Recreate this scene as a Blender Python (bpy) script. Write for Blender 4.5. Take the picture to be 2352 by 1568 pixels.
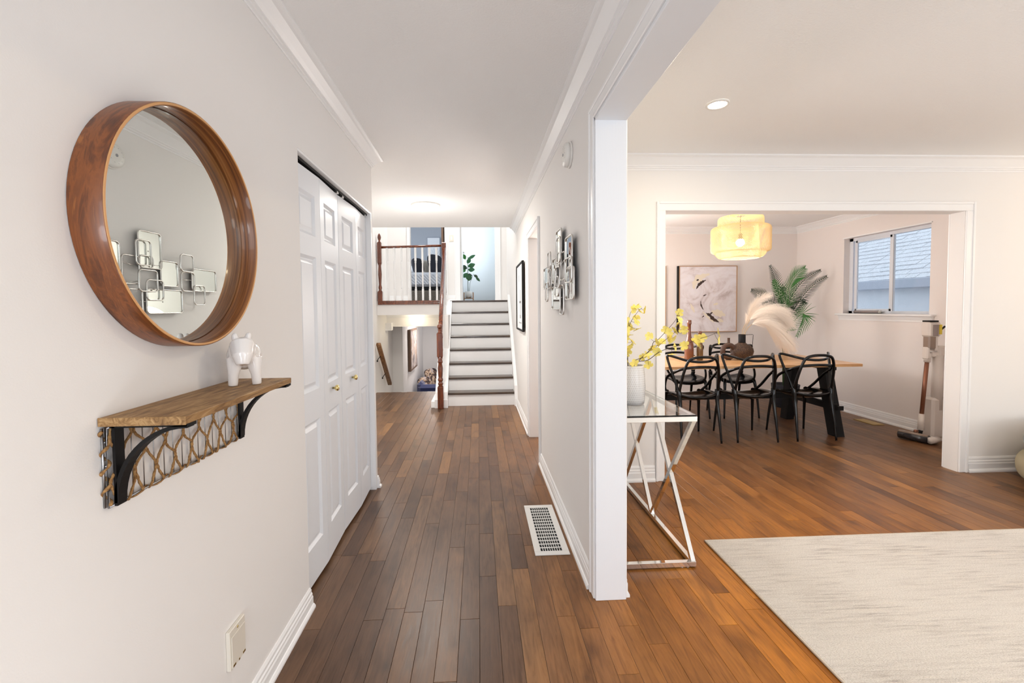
import bpy, bmesh, math, random
from math import sin, cos, pi, sqrt, atan2, radians
from mathutils import Vector, Matrix
random.seed(7)
for o in list(bpy.data.objects): bpy.data.objects.remove(o)
S = bpy.context.scene
COL = S.collection
# ------------------------------------------------------------ camera
F, PX, PY = 1015.78, 1147.63, 748.53
yaw, pitch, roll = .0477267, -.0391976, -.0100948
fw = Vector((sin(yaw)*cos(pitch), cos(yaw)*cos(pitch), sin(pitch)))
r0 = Vector((cos(yaw), -sin(yaw), 0)); u0 = r0.cross(fw)
rt = r0*cos(roll)+u0*sin(roll); up = -r0*sin(roll)+u0*cos(roll)
cam = bpy.data.cameras.new('camera'); co = bpy.data.objects.new('camera', cam); COL.objects.link(co)
m = Matrix((rt, up, -fw)).transposed().to_4x4(); m.translation = (0, 0, 1.337); co.matrix_world = m
cam.sensor_fit = 'HORIZONTAL'; cam.sensor_width = 36; cam.lens = F/2352*36
cam.shift_x = (1176-PX)/2352; cam.shift_y = -(784-PY)/2352
cam.clip_start = .05; cam.clip_end = 200
S.camera = co
# ------------------------------------------------------------ world, exposure
S.view_settings.view_transform = 'Standard'; S.view_settings.look = 'None'
S.view_settings.gamma = 1; S.view_settings.use_curve_mapping = False
S.view_settings.exposure = 0.10
w = bpy.data.worlds.new('world'); S.world = w; w.use_nodes = True
nt = w.node_tree; nt.nodes.clear()
wo = nt.nodes.new('ShaderNodeOutputWorld'); bg = nt.nodes.new('ShaderNodeBackground')
bg.inputs[0].default_value = (.78, .88, 1, 1); bg.inputs[1].default_value = 1.6
nt.links.new(bg.outputs[0], wo.inputs[0])
S.cycles.max_bounces = 14; S.cycles.diffuse_bounces = 8; S.cycles.glossy_bounces = 6
S.cycles.transmission_bounces = 8; S.cycles.transparent_max_bounces = 12
S.cycles.caustics_reflective = False; S.cycles.caustics_refractive = False
S.cycles.sample_clamp_indirect = 6
# ------------------------------------------------------------ lights (daylight through the windows behind the camera, ceiling lamps, unseen fill lights)
def area(name, loc, rot, sx, sy, power, col=(1, 1, 1), spread=None, shape='RECTANGLE'):
    l = bpy.data.lights.new(name, 'AREA'); l.shape = shape; l.size = sx
    if shape == 'RECTANGLE': l.size_y = sy
    l.energy = power; l.color = col
    if spread: l.spread = spread
    o = bpy.data.objects.new(name, l); COL.objects.link(o); o.location = loc; o.rotation_euler = rot
    return o
def point(name, loc, power, col=(1, 1, 1), r=.05):
    l = bpy.data.lights.new(name, 'POINT'); l.energy = power; l.color = col; l.shadow_soft_size = r
    o = bpy.data.objects.new(name, l); COL.objects.link(o); o.location = loc
    return o
DAY = (.90, .95, 1.0); WARM = (1, .80, .58)
area('daylight_living_window', (2.9, -2.52, 1.45), (radians(-90), 0, radians(180)), 2.8, 1.6, 22, DAY)
area('daylight_entrance', (-.1, -2.50, 1.3), (radians(-90), 0, radians(180)), 1.0, 1.9, 17, DAY)
area('daylight_dining_window', (5.5, 4.84, 3.1), (0, radians(50), 0), 1.2, 1.2, 60, DAY)
area('fill_kitchen_back', (1.0, 6.15, 1.5), (radians(-90), 0, 0), .6, 1.0, 26, DAY)  # added unseen fill; the back wall has no window here
area('daylight_guest_window', (.72, 9.9, 2.9), (0, radians(90), 0), 1.1, 1.0, 26, (.86, .94, 1))
area('daylight_bedroom_window', (-2.9, 10.3, 2.7), (0, radians(-90), 0), 1.1, 1.2, 34, (.85, .92, 1))
# lights of the rooms (ceiling lights, unseen fill lights added to lift walls and ceilings, stairwell and lower level lights)
point('fill_hall_behind', (-.62, -.9, 1.1), 20, (.98, .97, 1), .2)  # added fill, no lamp stands here; brightens hall walls and ceiling
point('fill_hall_low', (-.15, -.1, .40), 15, (.98, .97, 1), .2)  # unseen fill added near the floor to lift the hall ceiling
point('fill_alcove', (-1.25, 4.9, 1.2), 13, (1, .97, .93), .2)  # added light hidden round the closet corner, lifts far ceiling and risers
point('fill_living_behind', (2.9, -1.0, .75), 30, (1, .97, .94), .3)  # added fill out of view, brightens living room ceiling and walls
point('fill_living_side', (4.6, .6, .75), 22, (1, .95, .89), .25)  # second added living room fill, right of the view, no fixture
point('lamp_living_corner', (5.2, 2.3, 1.9), 15, (1, .74, .48), .15)
point('fill_kitchen', (1.15, 4.9, 1.35), 50, (1, .90, .84), .2)  # unseen light added to brighten the dining ceiling
area('downlight_living', (1.34, 2.44, 2.445), (0, 0, 0), .12, .12, 8, (1, .84, .62), shape='DISK')
area('fill_living_near', (1.75, 1.1, 2.445), (0, 0, 0), .12, .12, 13, (1, .80, .54), shape='DISK')  # unseen warm light added over the living floor; no fixture modelled
area('downlight_hall', (-.55, 4.82, 2.425), (0, 0, 0), .2, .2, 26, (1, .95, .88), shape='DISK')
point('flush_light_hall', (-.55, 4.82, 2.05), 7, (1, .96, .91), .12)
point('pendant_bulb', (2.86, 4.72, 2.03), 60, (1, .88, .76), .045)
area('light_upper_hall', (-.6, 7.3, 3.9), (0, 0, 0), .5, .5, 27, (1, .98, .95))
point('light_lower_soffit', (-1.12, 7.9, 1.16), 2.6, (1, .85, .6), .03)
area('light_lower_room', (-1.0, 10.5, 1.2), (0, 0, 0), .5, .5, 26, (1, .92, .88))
# ------------------------------------------------------------ materials
def mat(name, col, rough=.5, metal=0, spec=.5, coat=0, trans=0, emis=None, estr=0, sheen=0, ior=None, alpha=None):
    m = bpy.data.materials.new(name); m.use_nodes = True
    b = m.node_tree.nodes['Principled BSDF']
    b.inputs['Base Color'].default_value = (*col, 1); b.inputs['Roughness'].default_value = rough
    b.inputs['Metallic'].default_value = metal; b.inputs['Specular IOR Level'].default_value = spec
    b.inputs['Coat Weight'].default_value = coat; b.inputs['Coat Roughness'].default_value = .08
    b.inputs['Transmission Weight'].default_value = trans
    b.inputs['Sheen Weight'].default_value = sheen
    if ior: b.inputs['IOR'].default_value = ior
    if emis: b.inputs['Emission Color'].default_value = (*emis, 1); b.inputs['Emission Strength'].default_value = estr
    return m
class N:
    def __init__(s, m): s.t = m.node_tree; s.b = s.t.nodes['Principled BSDF']
    def n(s, typ, **k):
        x = s.t.nodes.new('ShaderNode'+typ)
        for a, v in k.items():
            if a.startswith('i_'):
                key = a[2:]; key = int(key) if key.isdigit() else key.replace('_', ' ')
                x.inputs[key].default_value = v
            else: setattr(x, a, v)
        return x
    def l(s, a, b): s.t.links.new(a, b)
    def coord(s, scale=(1, 1, 1), kind='Object', rot=(0, 0, 0)):
        c = s.n('TexCoord'); mp = s.n('Mapping'); mp.inputs['Scale'].default_value = scale; mp.inputs['Rotation'].default_value = rot
        s.l(c.outputs[kind], mp.inputs[0]); return mp.outputs[0]
    def noise(s, vec, sc, det=4, rough=.55, dist=0):
        x = s.n('TexNoise'); x.inputs['Scale'].default_value = sc; x.inputs['Detail'].default_value = det
        x.inputs['Roughness'].default_value = rough; x.inputs['Distortion'].default_value = dist
        if vec is not None: s.l(vec, x.inputs['Vector'])
        return x.outputs[0]
    def ramp(s, fac, stops):
        x = s.n('ValToRGB'); e = x.color_ramp.elements
        while len(e) < len(stops): e.new(.5)
        for i, (p, c) in enumerate(stops): e[i].position = p; e[i].color = (*c, 1)
        s.l(fac, x.inputs[0]); return x.outputs[0]
    def bump(s, h, st=.2, dist=.01):
        x = s.n('Bump'); x.inputs['Strength'].default_value = st; x.inputs['Distance'].default_value = dist
        s.l(h, x.inputs['Height']); s.l(x.outputs[0], s.b.inputs['Normal']); return x
    def mix(s, a, b, f, mode='MIX'):
        x = s.n('Mix', data_type='RGBA', blend_type=mode)
        for sock, v in ((x.inputs[0], f), (x.inputs[6], a), (x.inputs[7], b)):
            if isinstance(v, (int, float)): sock.default_value = v
            elif isinstance(v, tuple): sock.default_value = (*v, 1)
            else: s.l(v, sock)
        return x.outputs[2]
def wall_mat(name, col, bs=.05, sc=260, rough=.75):
    m = mat(name, col, rough, spec=.25); n = N(m); n.bump(n.noise(n.coord(), sc, 2), bs, .004); return m
M = {}
M['wall'] = wall_mat('wall_paint', (.82, .808, .795))
M['wall_dining'] = wall_mat('dining_wall_warm', (.82, .775, .75))  # slightly warmer tone than the hall walls
M['wall_grey'] = wall_mat('grey_wall_paint', (.42, .44, .48))
M['wall_cool'] = wall_mat('cool_wall_paint', (.82, .84, .85))
M['ceil'] = wall_mat('textured_ceiling', (.88, .885, .885), .45, 110, .9)
M['trim'] = mat('white_trim_paint', (.86, .865, .87), .35, spec=.4)
M['door'] = mat('white_door_paint', (.80, .83, .87), .38, spec=.4)
n = N(M['door']); n.bump(n.noise(n.coord((60, 60, 2.5)), 4, 3), .08, .002)
M['dark'] = mat('dark_gap', (.01, .01, .01), .9)
M['black'] = mat('black_metal', (.008, .007, .007), .55, spec=.22)
M['gloss_black'] = mat('black_moulded_plastic', (.003, .003, .0035), .14, spec=.38)
M['chrome'] = mat('chrome', (.93, .92, .90), .05, 1)
M['silver'] = mat('brushed_silver', (.70, .68, .65), .25, 1)
M['steel'] = mat('steel_wire', (.42, .42, .43), .35, 1)
M['brass'] = mat('brass', (.85, .68, .30), .2, 1)
M['mirror'] = mat('mirror_glass', (.86, .89, .86), .0, 1)
M['glass'] = mat('clear_glass', (.95, .98, .97), .0, trans=1, ior=1.45)
M['pane'] = None
M['ceramic'] = mat('white_glazed_ceramic', (.80, .77, .75), .08, coat=.6)
M['ivory'] = mat('ivory_plastic', (.72, .68, .60), .4)
M['white_plastic'] = mat('white_plastic', (.80, .79, .76), .35)
def wood(name, c1, c2, c3, scale=(1.5, 18, 18), rough=.4, sc=3, dist=1.2, coat=0, bump=.08):
    m = mat(name, c2, rough, coat=coat); n = N(m); v = n.coord(scale)
    f = n.noise(v, sc, 6, .6, dist)
    n.l(n.ramp(f, [(.3, c1), (.5, c2), (.68, c3)]), n.b.inputs['Base Color'])
    if bump: n.bump(f, bump, .002)
    return m
def hoop_wood(name, stops, su, sv, sc, dist, rough):
    # grain runs round the hoop: coarse along the ring (Y, Z), fine across its width (X)
    m = mat(name, (.3, .1, .03), rough, coat=.25); n = N(m)
    f = n.noise(n.coord((sv, su, su)), sc, 6, .62, dist); n.l(n.ramp(f, stops), n.b.inputs['Base Color']); return m
M['walnut'] = hoop_wood('walnut_veneer', [(.32, (.055, .014, .004)), (.43, (.125, .034, .007)), (.50, (.22, .064, .012)), (.58, (.15, .042, .009)), (.68, (.30, .10, .02))], 1.5, 10, 2.4, 1.9, .36)
M['walnut_in'] = hoop_wood('walnut_inner_veneer', [(.32, (.07, .020, .005)), (.45, (.17, .055, .012)), (.55, (.26, .092, .022)), (.68, (.36, .15, .042))], 1.0, 60, 2.2, .5, .36)
M['ply_edge'] = mat('plywood_edge', (.62, .33, .13), .45)
M['shelf_wood'] = wood('reclaimed_mango_wood', (.12, .055, .016), (.30, .165, .060), (.46, .29, .13), (16, 2.2, 16), .6, 3, 2.2, 0, .25)
M['rope'] = mat('jute_rope', (.36, .19, .065), .9)
n = N(M['rope']); f = n.noise(n.coord((1, 1, 1)), 160, 4); n.l(n.ramp(f, [(.3, (.15, .065, .018)), (.7, (.42, .24, .09))]), n.b.inputs['Base Color']); n.bump(f, .5, .003)
M['stand_wood'] = mat('light_teak', (.42, .20, .07), .5)
M['red_wood'] = wood('mahogany_stained_wood', (.05, .010, .003), (.125, .027, .008), (.22, .055, .015), (14, 14, 1.2), .2, 3, .8, .5, 0)
M['tread'] = wood('dark_stained_tread', (.018, .009, .005), (.045, .024, .012), (.10, .058, .03), (1.2, 14, 14), .3, 4, .8, .3, .05)
M['table_wood'] = wood('honey_acacia_table_top', (.50, .24, .09), (.66, .38, .17), (.80, .54, .29), (1.0, 9, 9), .35, 3, .5, .2, .03)
M['oak'] = wood('mid_oak', (.10, .04, .012), (.19, .085, .028), (.28, .14, .055), (10, 10, 1.5), .5, 3, .8)
# floorboards: tone attribute per board, grain along Y
m = mat('engineered_hickory', (.2, .1, .05), .3, spec=.32); n = N(m)
at = n.n('Attribute', attribute_name='tone'); geo = n.n('NewGeometry')
off = n.n('VectorMath', operation='MULTIPLY_ADD'); n.l(geo.outputs['Position'], off.inputs[0]); off.inputs[1].default_value = (1, 1, 1)
sc_ = n.n('VectorMath', operation='SCALE'); sc_.inputs[0].default_value = (37.3, 61.7, 11.1); n.l(at.outputs['Fac'], sc_.inputs['Scale'])
n.l(sc_.outputs[0], off.inputs[2])
mp = n.n('Mapping'); mp.inputs['Scale'].default_value = (16, 1.3, 1); n.l(off.outputs[0], mp.inputs[0])
g1 = n.noise(mp.outputs[0], 3.2, 8, .62, 1.3)
mp2 = n.n('Mapping'); mp2.inputs['Scale'].default_value = (3, 1.2, 1); n.l(off.outputs[0], mp2.inputs[0])
g2 = n.noise(mp2.outputs[0], 2.4, 3, .5, .6)
base = n.ramp(at.outputs['Fac'], [(0, (.092, .047, .026)), (.35, (.125, .066, .036)), (.7, (.165, .088, .045)), (1, (.225, .118, .052))])
gr = n.ramp(g1, [(.30, (.62, .58, .54)), (.5, (.97, .96, .95)), (.7, (1.18, 1.18, 1.18))])
bl = n.ramp(g2, [(.28, (.45, .42, .42)), (.42, (.82, .80, .80)), (.56, (1, 1, 1)), (.75, (1.22, 1.18, 1.14))])
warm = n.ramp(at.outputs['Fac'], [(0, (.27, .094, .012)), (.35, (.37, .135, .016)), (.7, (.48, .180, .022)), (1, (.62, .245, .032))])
cool_at = n.n('Attribute', attribute_name='cool_light')
base = n.mix(warm, base, cool_at.outputs['Fac'])  # cool hall light and warm living-room light painted into the board colour
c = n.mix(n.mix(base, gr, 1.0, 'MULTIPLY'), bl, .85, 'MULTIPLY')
n.l(c, n.b.inputs['Base Color'])
rr = n.n('MapRange'); rr.inputs[3].default_value = .26; rr.inputs[4].default_value = .46; n.l(g1, rr.inputs[0]); n.l(rr.outputs[0], n.b.inputs['Roughness'])
n.bump(g1, .22, .0015)
M['board'] = m
M['subfloor'] = mat('dark_board_gap', (.014, .008, .005), .8)
# rug
m = mat('rug_pile', (.7, .67, .63), .95, spec=.1, sheen=.3); n = N(m)
st = n.noise(n.coord((1.6, 26, 1)), 3.0, 5, .62, .4); big = n.noise(n.coord((1.1, 2.6, 1)), 1.7, 3, .5)
fine = n.noise(n.coord((1, 2.2, 1)), 170, 2)
c1 = n.ramp(st, [(.30, (.34, .31, .30)), (.43, (.58, .54, .50)), (.55, (.70, .67, .63)), (.7, (.74, .69, .62))])
c2 = n.mix(c1, (.72, .69, .65), n.ramp(big, [(.35, (0, 0, 0)), (.62, (.85, .85, .85))]))
c3 = n.mix(c2, n.ramp(fine, [(.3, (.72, .70, .68)), (.65, (1.08, 1.08, 1.08))]), .9, 'MULTIPLY')
n.l(c3, n.b.inputs['Base Color']); n.bump(fine, .7, .006); M['rug'] = m
M['rug_edge'] = mat('rug_binding', (.62, .56, .48), .9)
# abstract painting
m = mat('abstract_painting_canvas', (.7, .68, .7), .7); n = N(m); v = n.coord((1, 1, 1))
wv = n.noise(v, 2.6, 7, .62, 1.8); wv2 = n.noise(v, 3.1, 8, .7, 4.5)
a = n.ramp(wv, [(.32, (.50, .43, .43)), (.42, (.68, .63, .65)), (.50, (.75, .72, .75)), (.60, (.78, .76, .80)), (.74, (.70, .64, .64))])
b_ = n.ramp(wv2, [(.40, (1, 1, 1)), (.62, (1, 1, 1)), (.70, (1.0, .96, .84)), (.80, (.97, .93, .78))])
n.l(n.mix(a, b_, .9, 'MULTIPLY'), n.b.inputs['Base Color']); M['painting'] = m
M['paint_dark'] = mat('dark_umber_paint', (.045, .025, .018), .6)
M['paint_cream'] = mat('cream_paint', (.78, .72, .60), .7)
M['white_paper'] = mat('white_paper', (.82, .83, .85), .6)
M['grey_print'] = mat('grey_print', (.35, .36, .38), .7)
M['leaf_dark'] = mat('dark_green_leaf', (.012, .042, .014), .4)
M['leaf'] = mat('green_leaf', (.045, .21, .035), .4)
M['leaf_mid'] = mat('mid_green_leaf', (.02, .11, .03), .35)
M['stem'] = mat('green_stem', (.05, .09, .03), .5)
M['petal'] = mat('yellow_petal', (.90, .78, .22), .6)
M['petal'].node_tree.nodes['Principled BSDF'].inputs['Subsurface Weight'].default_value = 0
M['twig'] = mat('dark_twig', (.05, .03, .018), .7)
M['pampas'] = mat('pampas_plume', (.93, .86, .78), .95, spec=.1)
M['straw'] = mat('straw_stem', (.50, .32, .12), .7)
M['amber'] = mat('brown_glass_bottle', (.16, .05, .02), .12, coat=.5)
M['amber2'] = mat('olive_brown_glass', (.14, .075, .025), .12, coat=.5)
M['vase_dark'] = mat('speckled_brown_stoneware', (.04, .02, .012), .75); n = N(M['vase_dark']); f = n.noise(n.coord(), 140, 2)
n.l(n.ramp(f, [(.45, (.028, .015, .010)), (.68, (.13, .065, .03))]), n.b.inputs['Base Color']); n.bump(f, .4, .003)
M['donut'] = mat('dark_brown_stoneware', (.07, .033, .02), .5)
M['rattan'] = mat('bamboo_weave', (.93, .76, .44), .6); M['rattan'].node_tree.nodes['Principled BSDF'].inputs['Transmission Weight'].default_value = 0
M['bulb'] = mat('lit_bulb', (1, .9, .7), .4, emis=(1, .86, .62), estr=30)
M['lamp'] = mat('lit_diffuser', (1, 1, 1), .4, emis=(1, .95, .87), estr=14)
M['lampw'] = mat('lit_warm_diffuser', (1, 1, 1), .4, emis=(1, .90, .74), estr=16)
M['blue_velvet'] = mat('navy_velvet', (.006, .018, .11), .7, sheen=.6)
M['quilt'] = mat('white_quilt', (.74, .76, .80), .9); n = N(M['quilt']); wvv = n.n('TexWave', bands_direction='DIAGONAL'); wvv.inputs['Scale'].default_value = 9; wvv.inputs['Distortion'].default_value = 2
n.l(n.coord(), wvv.inputs[0]); n.bump(wvv.outputs[0], .8, .02)
M['taupe'] = mat('taupe_upholstery', (.20, .17, .14), .95); n = N(M['taupe']); f = n.noise(n.coord(), 90, 3); n.l(n.ramp(f, [(.35, (.11, .09, .07)), (.65, (.30, .26, .21))]), n.b.inputs['Base Color'])
M['cush_dark'] = mat('charcoal_cushion', (.02, .02, .028), .85)
M['cush_cream'] = mat('cream_cushion', (.62, .56, .47), .9)
m = mat('marbled_cushion', (.5, .4, .3), .85); n = N(m); f = n.noise(n.coord((1, 1, .6)), 6, 4, .6, 2)
n.l(n.ramp(f, [(.40, (.015, .012, .02)), (.47, (.16, .10, .07)), (.54, (.55, .42, .30)), (.62, (.30, .28, .32))]), n.b.inputs['Base Color']); M['cush_marble'] = m
M['grey_fabric'] = mat('grey_boucle', (.26, .275, .285), .95, sheen=.3); n = N(M['grey_fabric']); f = n.noise(n.coord(), 120, 3); n.bump(f, .5, .004)
M['beige_fabric'] = mat('beige_linen', (.33, .28, .18), .95)
m = mat('zigzag_throw', (.7, .68, .65), .9); n = N(m); wvv = n.n('TexWave', wave_type='BANDS', bands_direction='Z'); wvv.inputs['Scale'].default_value = 9; wvv.inputs['Distortion'].default_value = 4
n.l(n.coord(), wvv.inputs[0]); n.l(n.ramp(wvv.outputs[1], [(.45, (.02, .02, .02)), (.55, (.75, .72, .68))]), n.b.inputs['Base Color']); M['throw'] = m
M['vac_white'] = mat('pearl_white_plastic', (.74, .68, .63), .3, coat=.3)
M['vac_copper'] = mat('copper_tube', (.30, .13, .08), .3, .6)
M['vac_grey'] = mat('grey_mesh', (.30, .25, .24), .5)
M['vac_smoke'] = mat('smoked_bin', (.28, .20, .15), .15, coat=.5)
M['vac_dark'] = mat('dark_glossy_roller', (.035, .032, .035), .2, coat=.5)
M['yellow'] = mat('yellow_label', (.80, .62, .05), .5)
M['shingle'] = mat('pale_asphalt_shingle', (.60, .60, .62), .9); n = N(M['shingle']); f = n.noise(n.coord(), 60, 3); n.l(n.ramp(f, [(.3, (.48, .48, .50)), (.7, (.72, .72, .74))]), n.b.inputs['Base Color'])
M['stucco'] = mat('pale_stucco', (.66, .67, .70), .9)
M['fascia'] = mat('grey_fascia', (.42, .44, .50), .7)
M['vinyl'] = mat('white_vinyl', (.74, .78, .84), .4)
M['bronze_reg'] = mat('brass_register', (.42, .27, .07), .35, .7)
M['frame_oak'] = mat('pale_oak_frame', (.42, .24, .12), .5)
m = mat('dotted_white_ceramic', (.72, .71, .70), .3, coat=.2); n = N(m)
M['vase_white'] = m
M['bark'] = mat('brown_frame', (.16, .10, .07), .8)
m = mat('grey_abstract_print', (.6, .6, .6), .7); n = N(m); f = n.noise(n.coord((1, 2.5, .5)), 3, 4, .6, 2)
n.l(n.ramp(f, [(.43, (.10, .09, .10)), (.48, (.38, .32, .30)), (.53, (.66, .63, .63)), (.58, (.42, .27, .16))]), n.b.inputs['Base Color']); M['print2'] = m
# window glass: thin pane, light passes
m = bpy.data.materials.new('window_pane'); m.use_nodes = True; t = m.node_tree; t.nodes.clear()
o_ = t.nodes.new('ShaderNodeOutputMaterial'); tr = t.nodes.new('ShaderNodeBsdfTransparent'); gl = t.nodes.new('ShaderNodeBsdfGlossy'); mx = t.nodes.new('ShaderNodeMixShader'); fr = t.nodes.new('ShaderNodeLayerWeight'); pw_ = t.nodes.new('ShaderNodeMath'); pw_.operation = 'POWER'; pw_.inputs[1].default_value = 4; ml = t.nodes.new('ShaderNodeMath'); ml.operation = 'MULTIPLY_ADD'; ml.inputs[1].default_value = .6; ml.inputs[2].default_value = .03
gl.inputs['Roughness'].default_value = 0; tr.inputs[0].default_value = (.95, .97, .98, 1)
t.links.new(fr.outputs[1], pw_.inputs[0]); t.links.new(pw_.outputs[0], ml.inputs[0]); t.links.new(ml.outputs[0], mx.inputs[0]); t.links.new(tr.outputs[0], mx.inputs[1]); t.links.new(gl.outputs[0], mx.inputs[2]); t.links.new(mx.outputs[0], o_.inputs[0]); M['pane'] = m

# ------------------------------------------------------------ helpers
def org(p):
    v = Vector((0, 0, 0))
    while p is not None: v += p.location; p = p.parent
    return v
class MB:
    def __init__(s): s.v = []; s.f = []; s.s = []
    def add(s, vs, fs, smooth=False):
        k = len(s.v); s.v += [tuple(x) for x in vs]
        for f in fs: s.f.append(tuple(k+i for i in f)); s.s.append(smooth)
        return s
    def box(s, x0, x1, y0, y1, z0, z1, bev=0):
        if bev:
            b = min(bev, abs(x1-x0)/2.1, abs(y1-y0)/2.1, abs(z1-z0)/2.1)
            bm = bmesh.new(); bmesh.ops.create_cube(bm, size=1)
            for v in bm.verts: v.co = ((x0+x1)/2+v.co.x*abs(x1-x0), (y0+y1)/2+v.co.y*abs(y1-y0), (z0+z1)/2+v.co.z*abs(z1-z0))
            bmesh.ops.bevel(bm, geom=bm.edges[:], offset=b, segments=1, affect='EDGES', profile=.5)
            bm.verts.index_update(); s.add([v.co for v in bm.verts], [[v.index for v in f.verts] for f in bm.faces]); bm.free(); return s
        return s.add([(x0, y0, z0), (x1, y0, z0), (x1, y1, z0), (x0, y1, z0), (x0, y0, z1), (x1, y0, z1), (x1, y1, z1), (x0, y1, z1)],
                     [(0, 3, 2, 1), (4, 5, 6, 7), (0, 1, 5, 4), (1, 2, 6, 5), (2, 3, 7, 6), (3, 0, 4, 7)])
    def quad(s, a, b, c, d): return s.add([a, b, c, d], [(0, 1, 2, 3)])
    def prism(s, prof, p0, p1, axes, m0=0, m1=0):
        # prof: [(a,b)] extruded from p0 to p1; axes=(A,B) vectors; mitre by a
        p0, p1 = Vector(p0), Vector(p1); A, B = Vector(axes[0]), Vector(axes[1]); d = (p1-p0).normalized(); n = len(prof)
        vs = [p0+A*a+B*b-d*(m0*a) for a, b in prof]+[p1+A*a+B*b+d*(m1*a) for a, b in prof]
        fs = [(i, (i+1) % n, n+(i+1) % n, n+i) for i in range(n)]+[tuple(range(n-1, -1, -1)), tuple(range(n, 2*n))]
        return s.add(vs, fs)
    def tube(s, path, r, seg=8, flat=1, upv=None, caps=True, smooth=True, closed=False, elong=None):
        P = [Vector(p) for p in path]; n = len(P)
        rs = r if isinstance(r, (list, tuple)) else [r]*n
        ups = Vector(upv) if upv else None; vs = []; prev = None
        for i in range(n):
            if closed: t = P[(i+1) % n]-P[i-1]
            else: t = P[min(i+1, n-1)]-P[max(i-1, 0)]
            t.normalize()
            if ups: nn = ups-t*ups.dot(t)
            elif prev is None:
                a = Vector((0, 0, 1)) if abs(t.z) < .9 else Vector((1, 0, 0)); nn = a-t*a.dot(t)
            else: nn = prev-t*prev.dot(t)
            if nn.length < 1e-5: nn = Vector((1, 0, 0))
            nn.normalize(); prev = nn; bb = t.cross(nn)
            for k in range(seg):
                th = 2*pi*(k+.5)/seg
                vs.append(P[i]+nn*cos(th)*rs[i]*flat+bb*sin(th)*rs[i])
        fs = []
        for i in range(n if closed else n-1):
            j = (i+1) % n
            for k in range(seg): fs.append((i*seg+k, i*seg+(k+1) % seg, j*seg+(k+1) % seg, j*seg+k))
        if caps and not closed: fs += [tuple(range(seg-1, -1, -1)), tuple((n-1)*seg+k for k in range(seg))]
        return s.add(vs, fs, smooth)
    def lathe(s, prof, c=(0, 0, 0), axis='Z', seg=24, smooth=True, close=False, scale=(1, 1), caps=True):
        vs = []; n = len(prof)
        for r, h in prof:
            for k in range(seg):
                th = 2*pi*k/seg; a, b = r*cos(th)*scale[0], r*sin(th)*scale[1]
                q = {'Z': (a, b, h), 'X': (h, a, b), 'Y': (b, h, a)}[axis]
                vs.append((c[0]+q[0], c[1]+q[1], c[2]+q[2]))
        fs = []
        for i in range(n if close else n-1):
            j = (i+1) % n
            for k in range(seg): fs.append((i*seg+k, i*seg+(k+1) % seg, j*seg+(k+1) % seg, j*seg+k))
        if not close and caps:
            if prof[0][0] > 1e-6: fs.append(tuple(range(seg-1, -1, -1)))
            if prof[-1][0] > 1e-6: fs.append(tuple((n-1)*seg+k for k in range(seg)))
        return s.add(vs, fs, smooth)
    def ball(s, c, r, seg=16, rings=10, sc=(1, 1, 1), p=1):
        prof = []
        vs = []; fs = []
        sg = lambda v: math.copysign(abs(v)**p, v)
        for i in range(rings+1):
            ph = -pi/2+pi*i/rings
            for k in range(seg):
                th = 2*pi*k/seg
                vs.append((c[0]+r*sc[0]*sg(cos(ph))*sg(cos(th)), c[1]+r*sc[1]*sg(cos(ph))*sg(sin(th)), c[2]+r*sc[2]*sg(sin(ph))))
        for i in range(rings):
            for k in range(seg): fs.append((i*seg+k, i*seg+(k+1) % seg, (i+1)*seg+(k+1) % seg, (i+1)*seg+k))
        return s.add(vs, fs, True)
    def rot(s, ang, c, axis='Z'):
        R = Matrix.Rotation(ang, 3, axis); c = Vector(c)
        s.v = [tuple(R@(Vector(p)-c)+c) for p in s.v]; return s
    def build(s, name, m, parent=None, local=False, mats=None):
        me = bpy.data.meshes.new(name); o0 = Vector((0, 0, 0)) if (local or parent is None) else org(parent)
        me.from_pydata([tuple(Vector(p)-o0) for p in s.v], [], s.f)
        me.polygons.foreach_set('use_smooth', s.s); me.validate(); me.update()
        bm = bmesh.new(); bm.from_mesh(me); bmesh.ops.recalc_face_normals(bm, faces=bm.faces); bm.to_mesh(me); bm.free()
        me.materials.append(M[m] if isinstance(m, str) else m)
        o = bpy.data.objects.new(name, me); COL.objects.link(o)
        if parent is not None: o.parent = parent
        if parent is None and not local:
            # place the origin at the base centre
            xs = [p[0] for p in s.v]; ys = [p[1] for p in s.v]; zs = [p[2] for p in s.v]
            c = Vector(((min(xs)+max(xs))/2, (min(ys)+max(ys))/2, min(zs)))
            me.transform(Matrix.Translation(-c)); o.location = c
        return o
def tag(o, label, cat, group=None, kind=None):
    o['label'] = label; o['category'] = cat
    if group: o['group'] = group
    if kind: o['kind'] = kind
    return o
def thing(name, label, cat, loc, group=None, rz=0):
    o = bpy.data.objects.new(name, None); COL.objects.link(o); o.location = loc; o.rotation_euler = (0, 0, rz); o.empty_display_size = .05
    return tag(o, label, cat, group)
def struct(o): o['kind'] = 'structure'; return o
def sempty(name, loc=(0, 0, 0)):
    o = bpy.data.objects.new(name, None); COL.objects.link(o); o.location = loc; o['kind'] = 'structure'; return o
def smooth_path(P, sub=6, closed=False):
    P = [Vector(p) for p in P]; n = len(P); out = []
    for i in range(n if closed else n-1):
        if closed: a, b, c, d = P[i-1], P[i], P[(i+1) % n], P[(i+2) % n]
        else: a, b, c, d = P[max(i-1, 0)], P[i], P[i+1], P[min(i+2, n-1)]
        for k in range(sub):
            t = k/sub
            out.append(.5*((2*b)+(c-a)*t+(2*a-5*b+4*c-d)*t*t+(3*b-a-3*c+d)*t*t*t))
    if not closed: out.append(P[-1])
    return out
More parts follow.
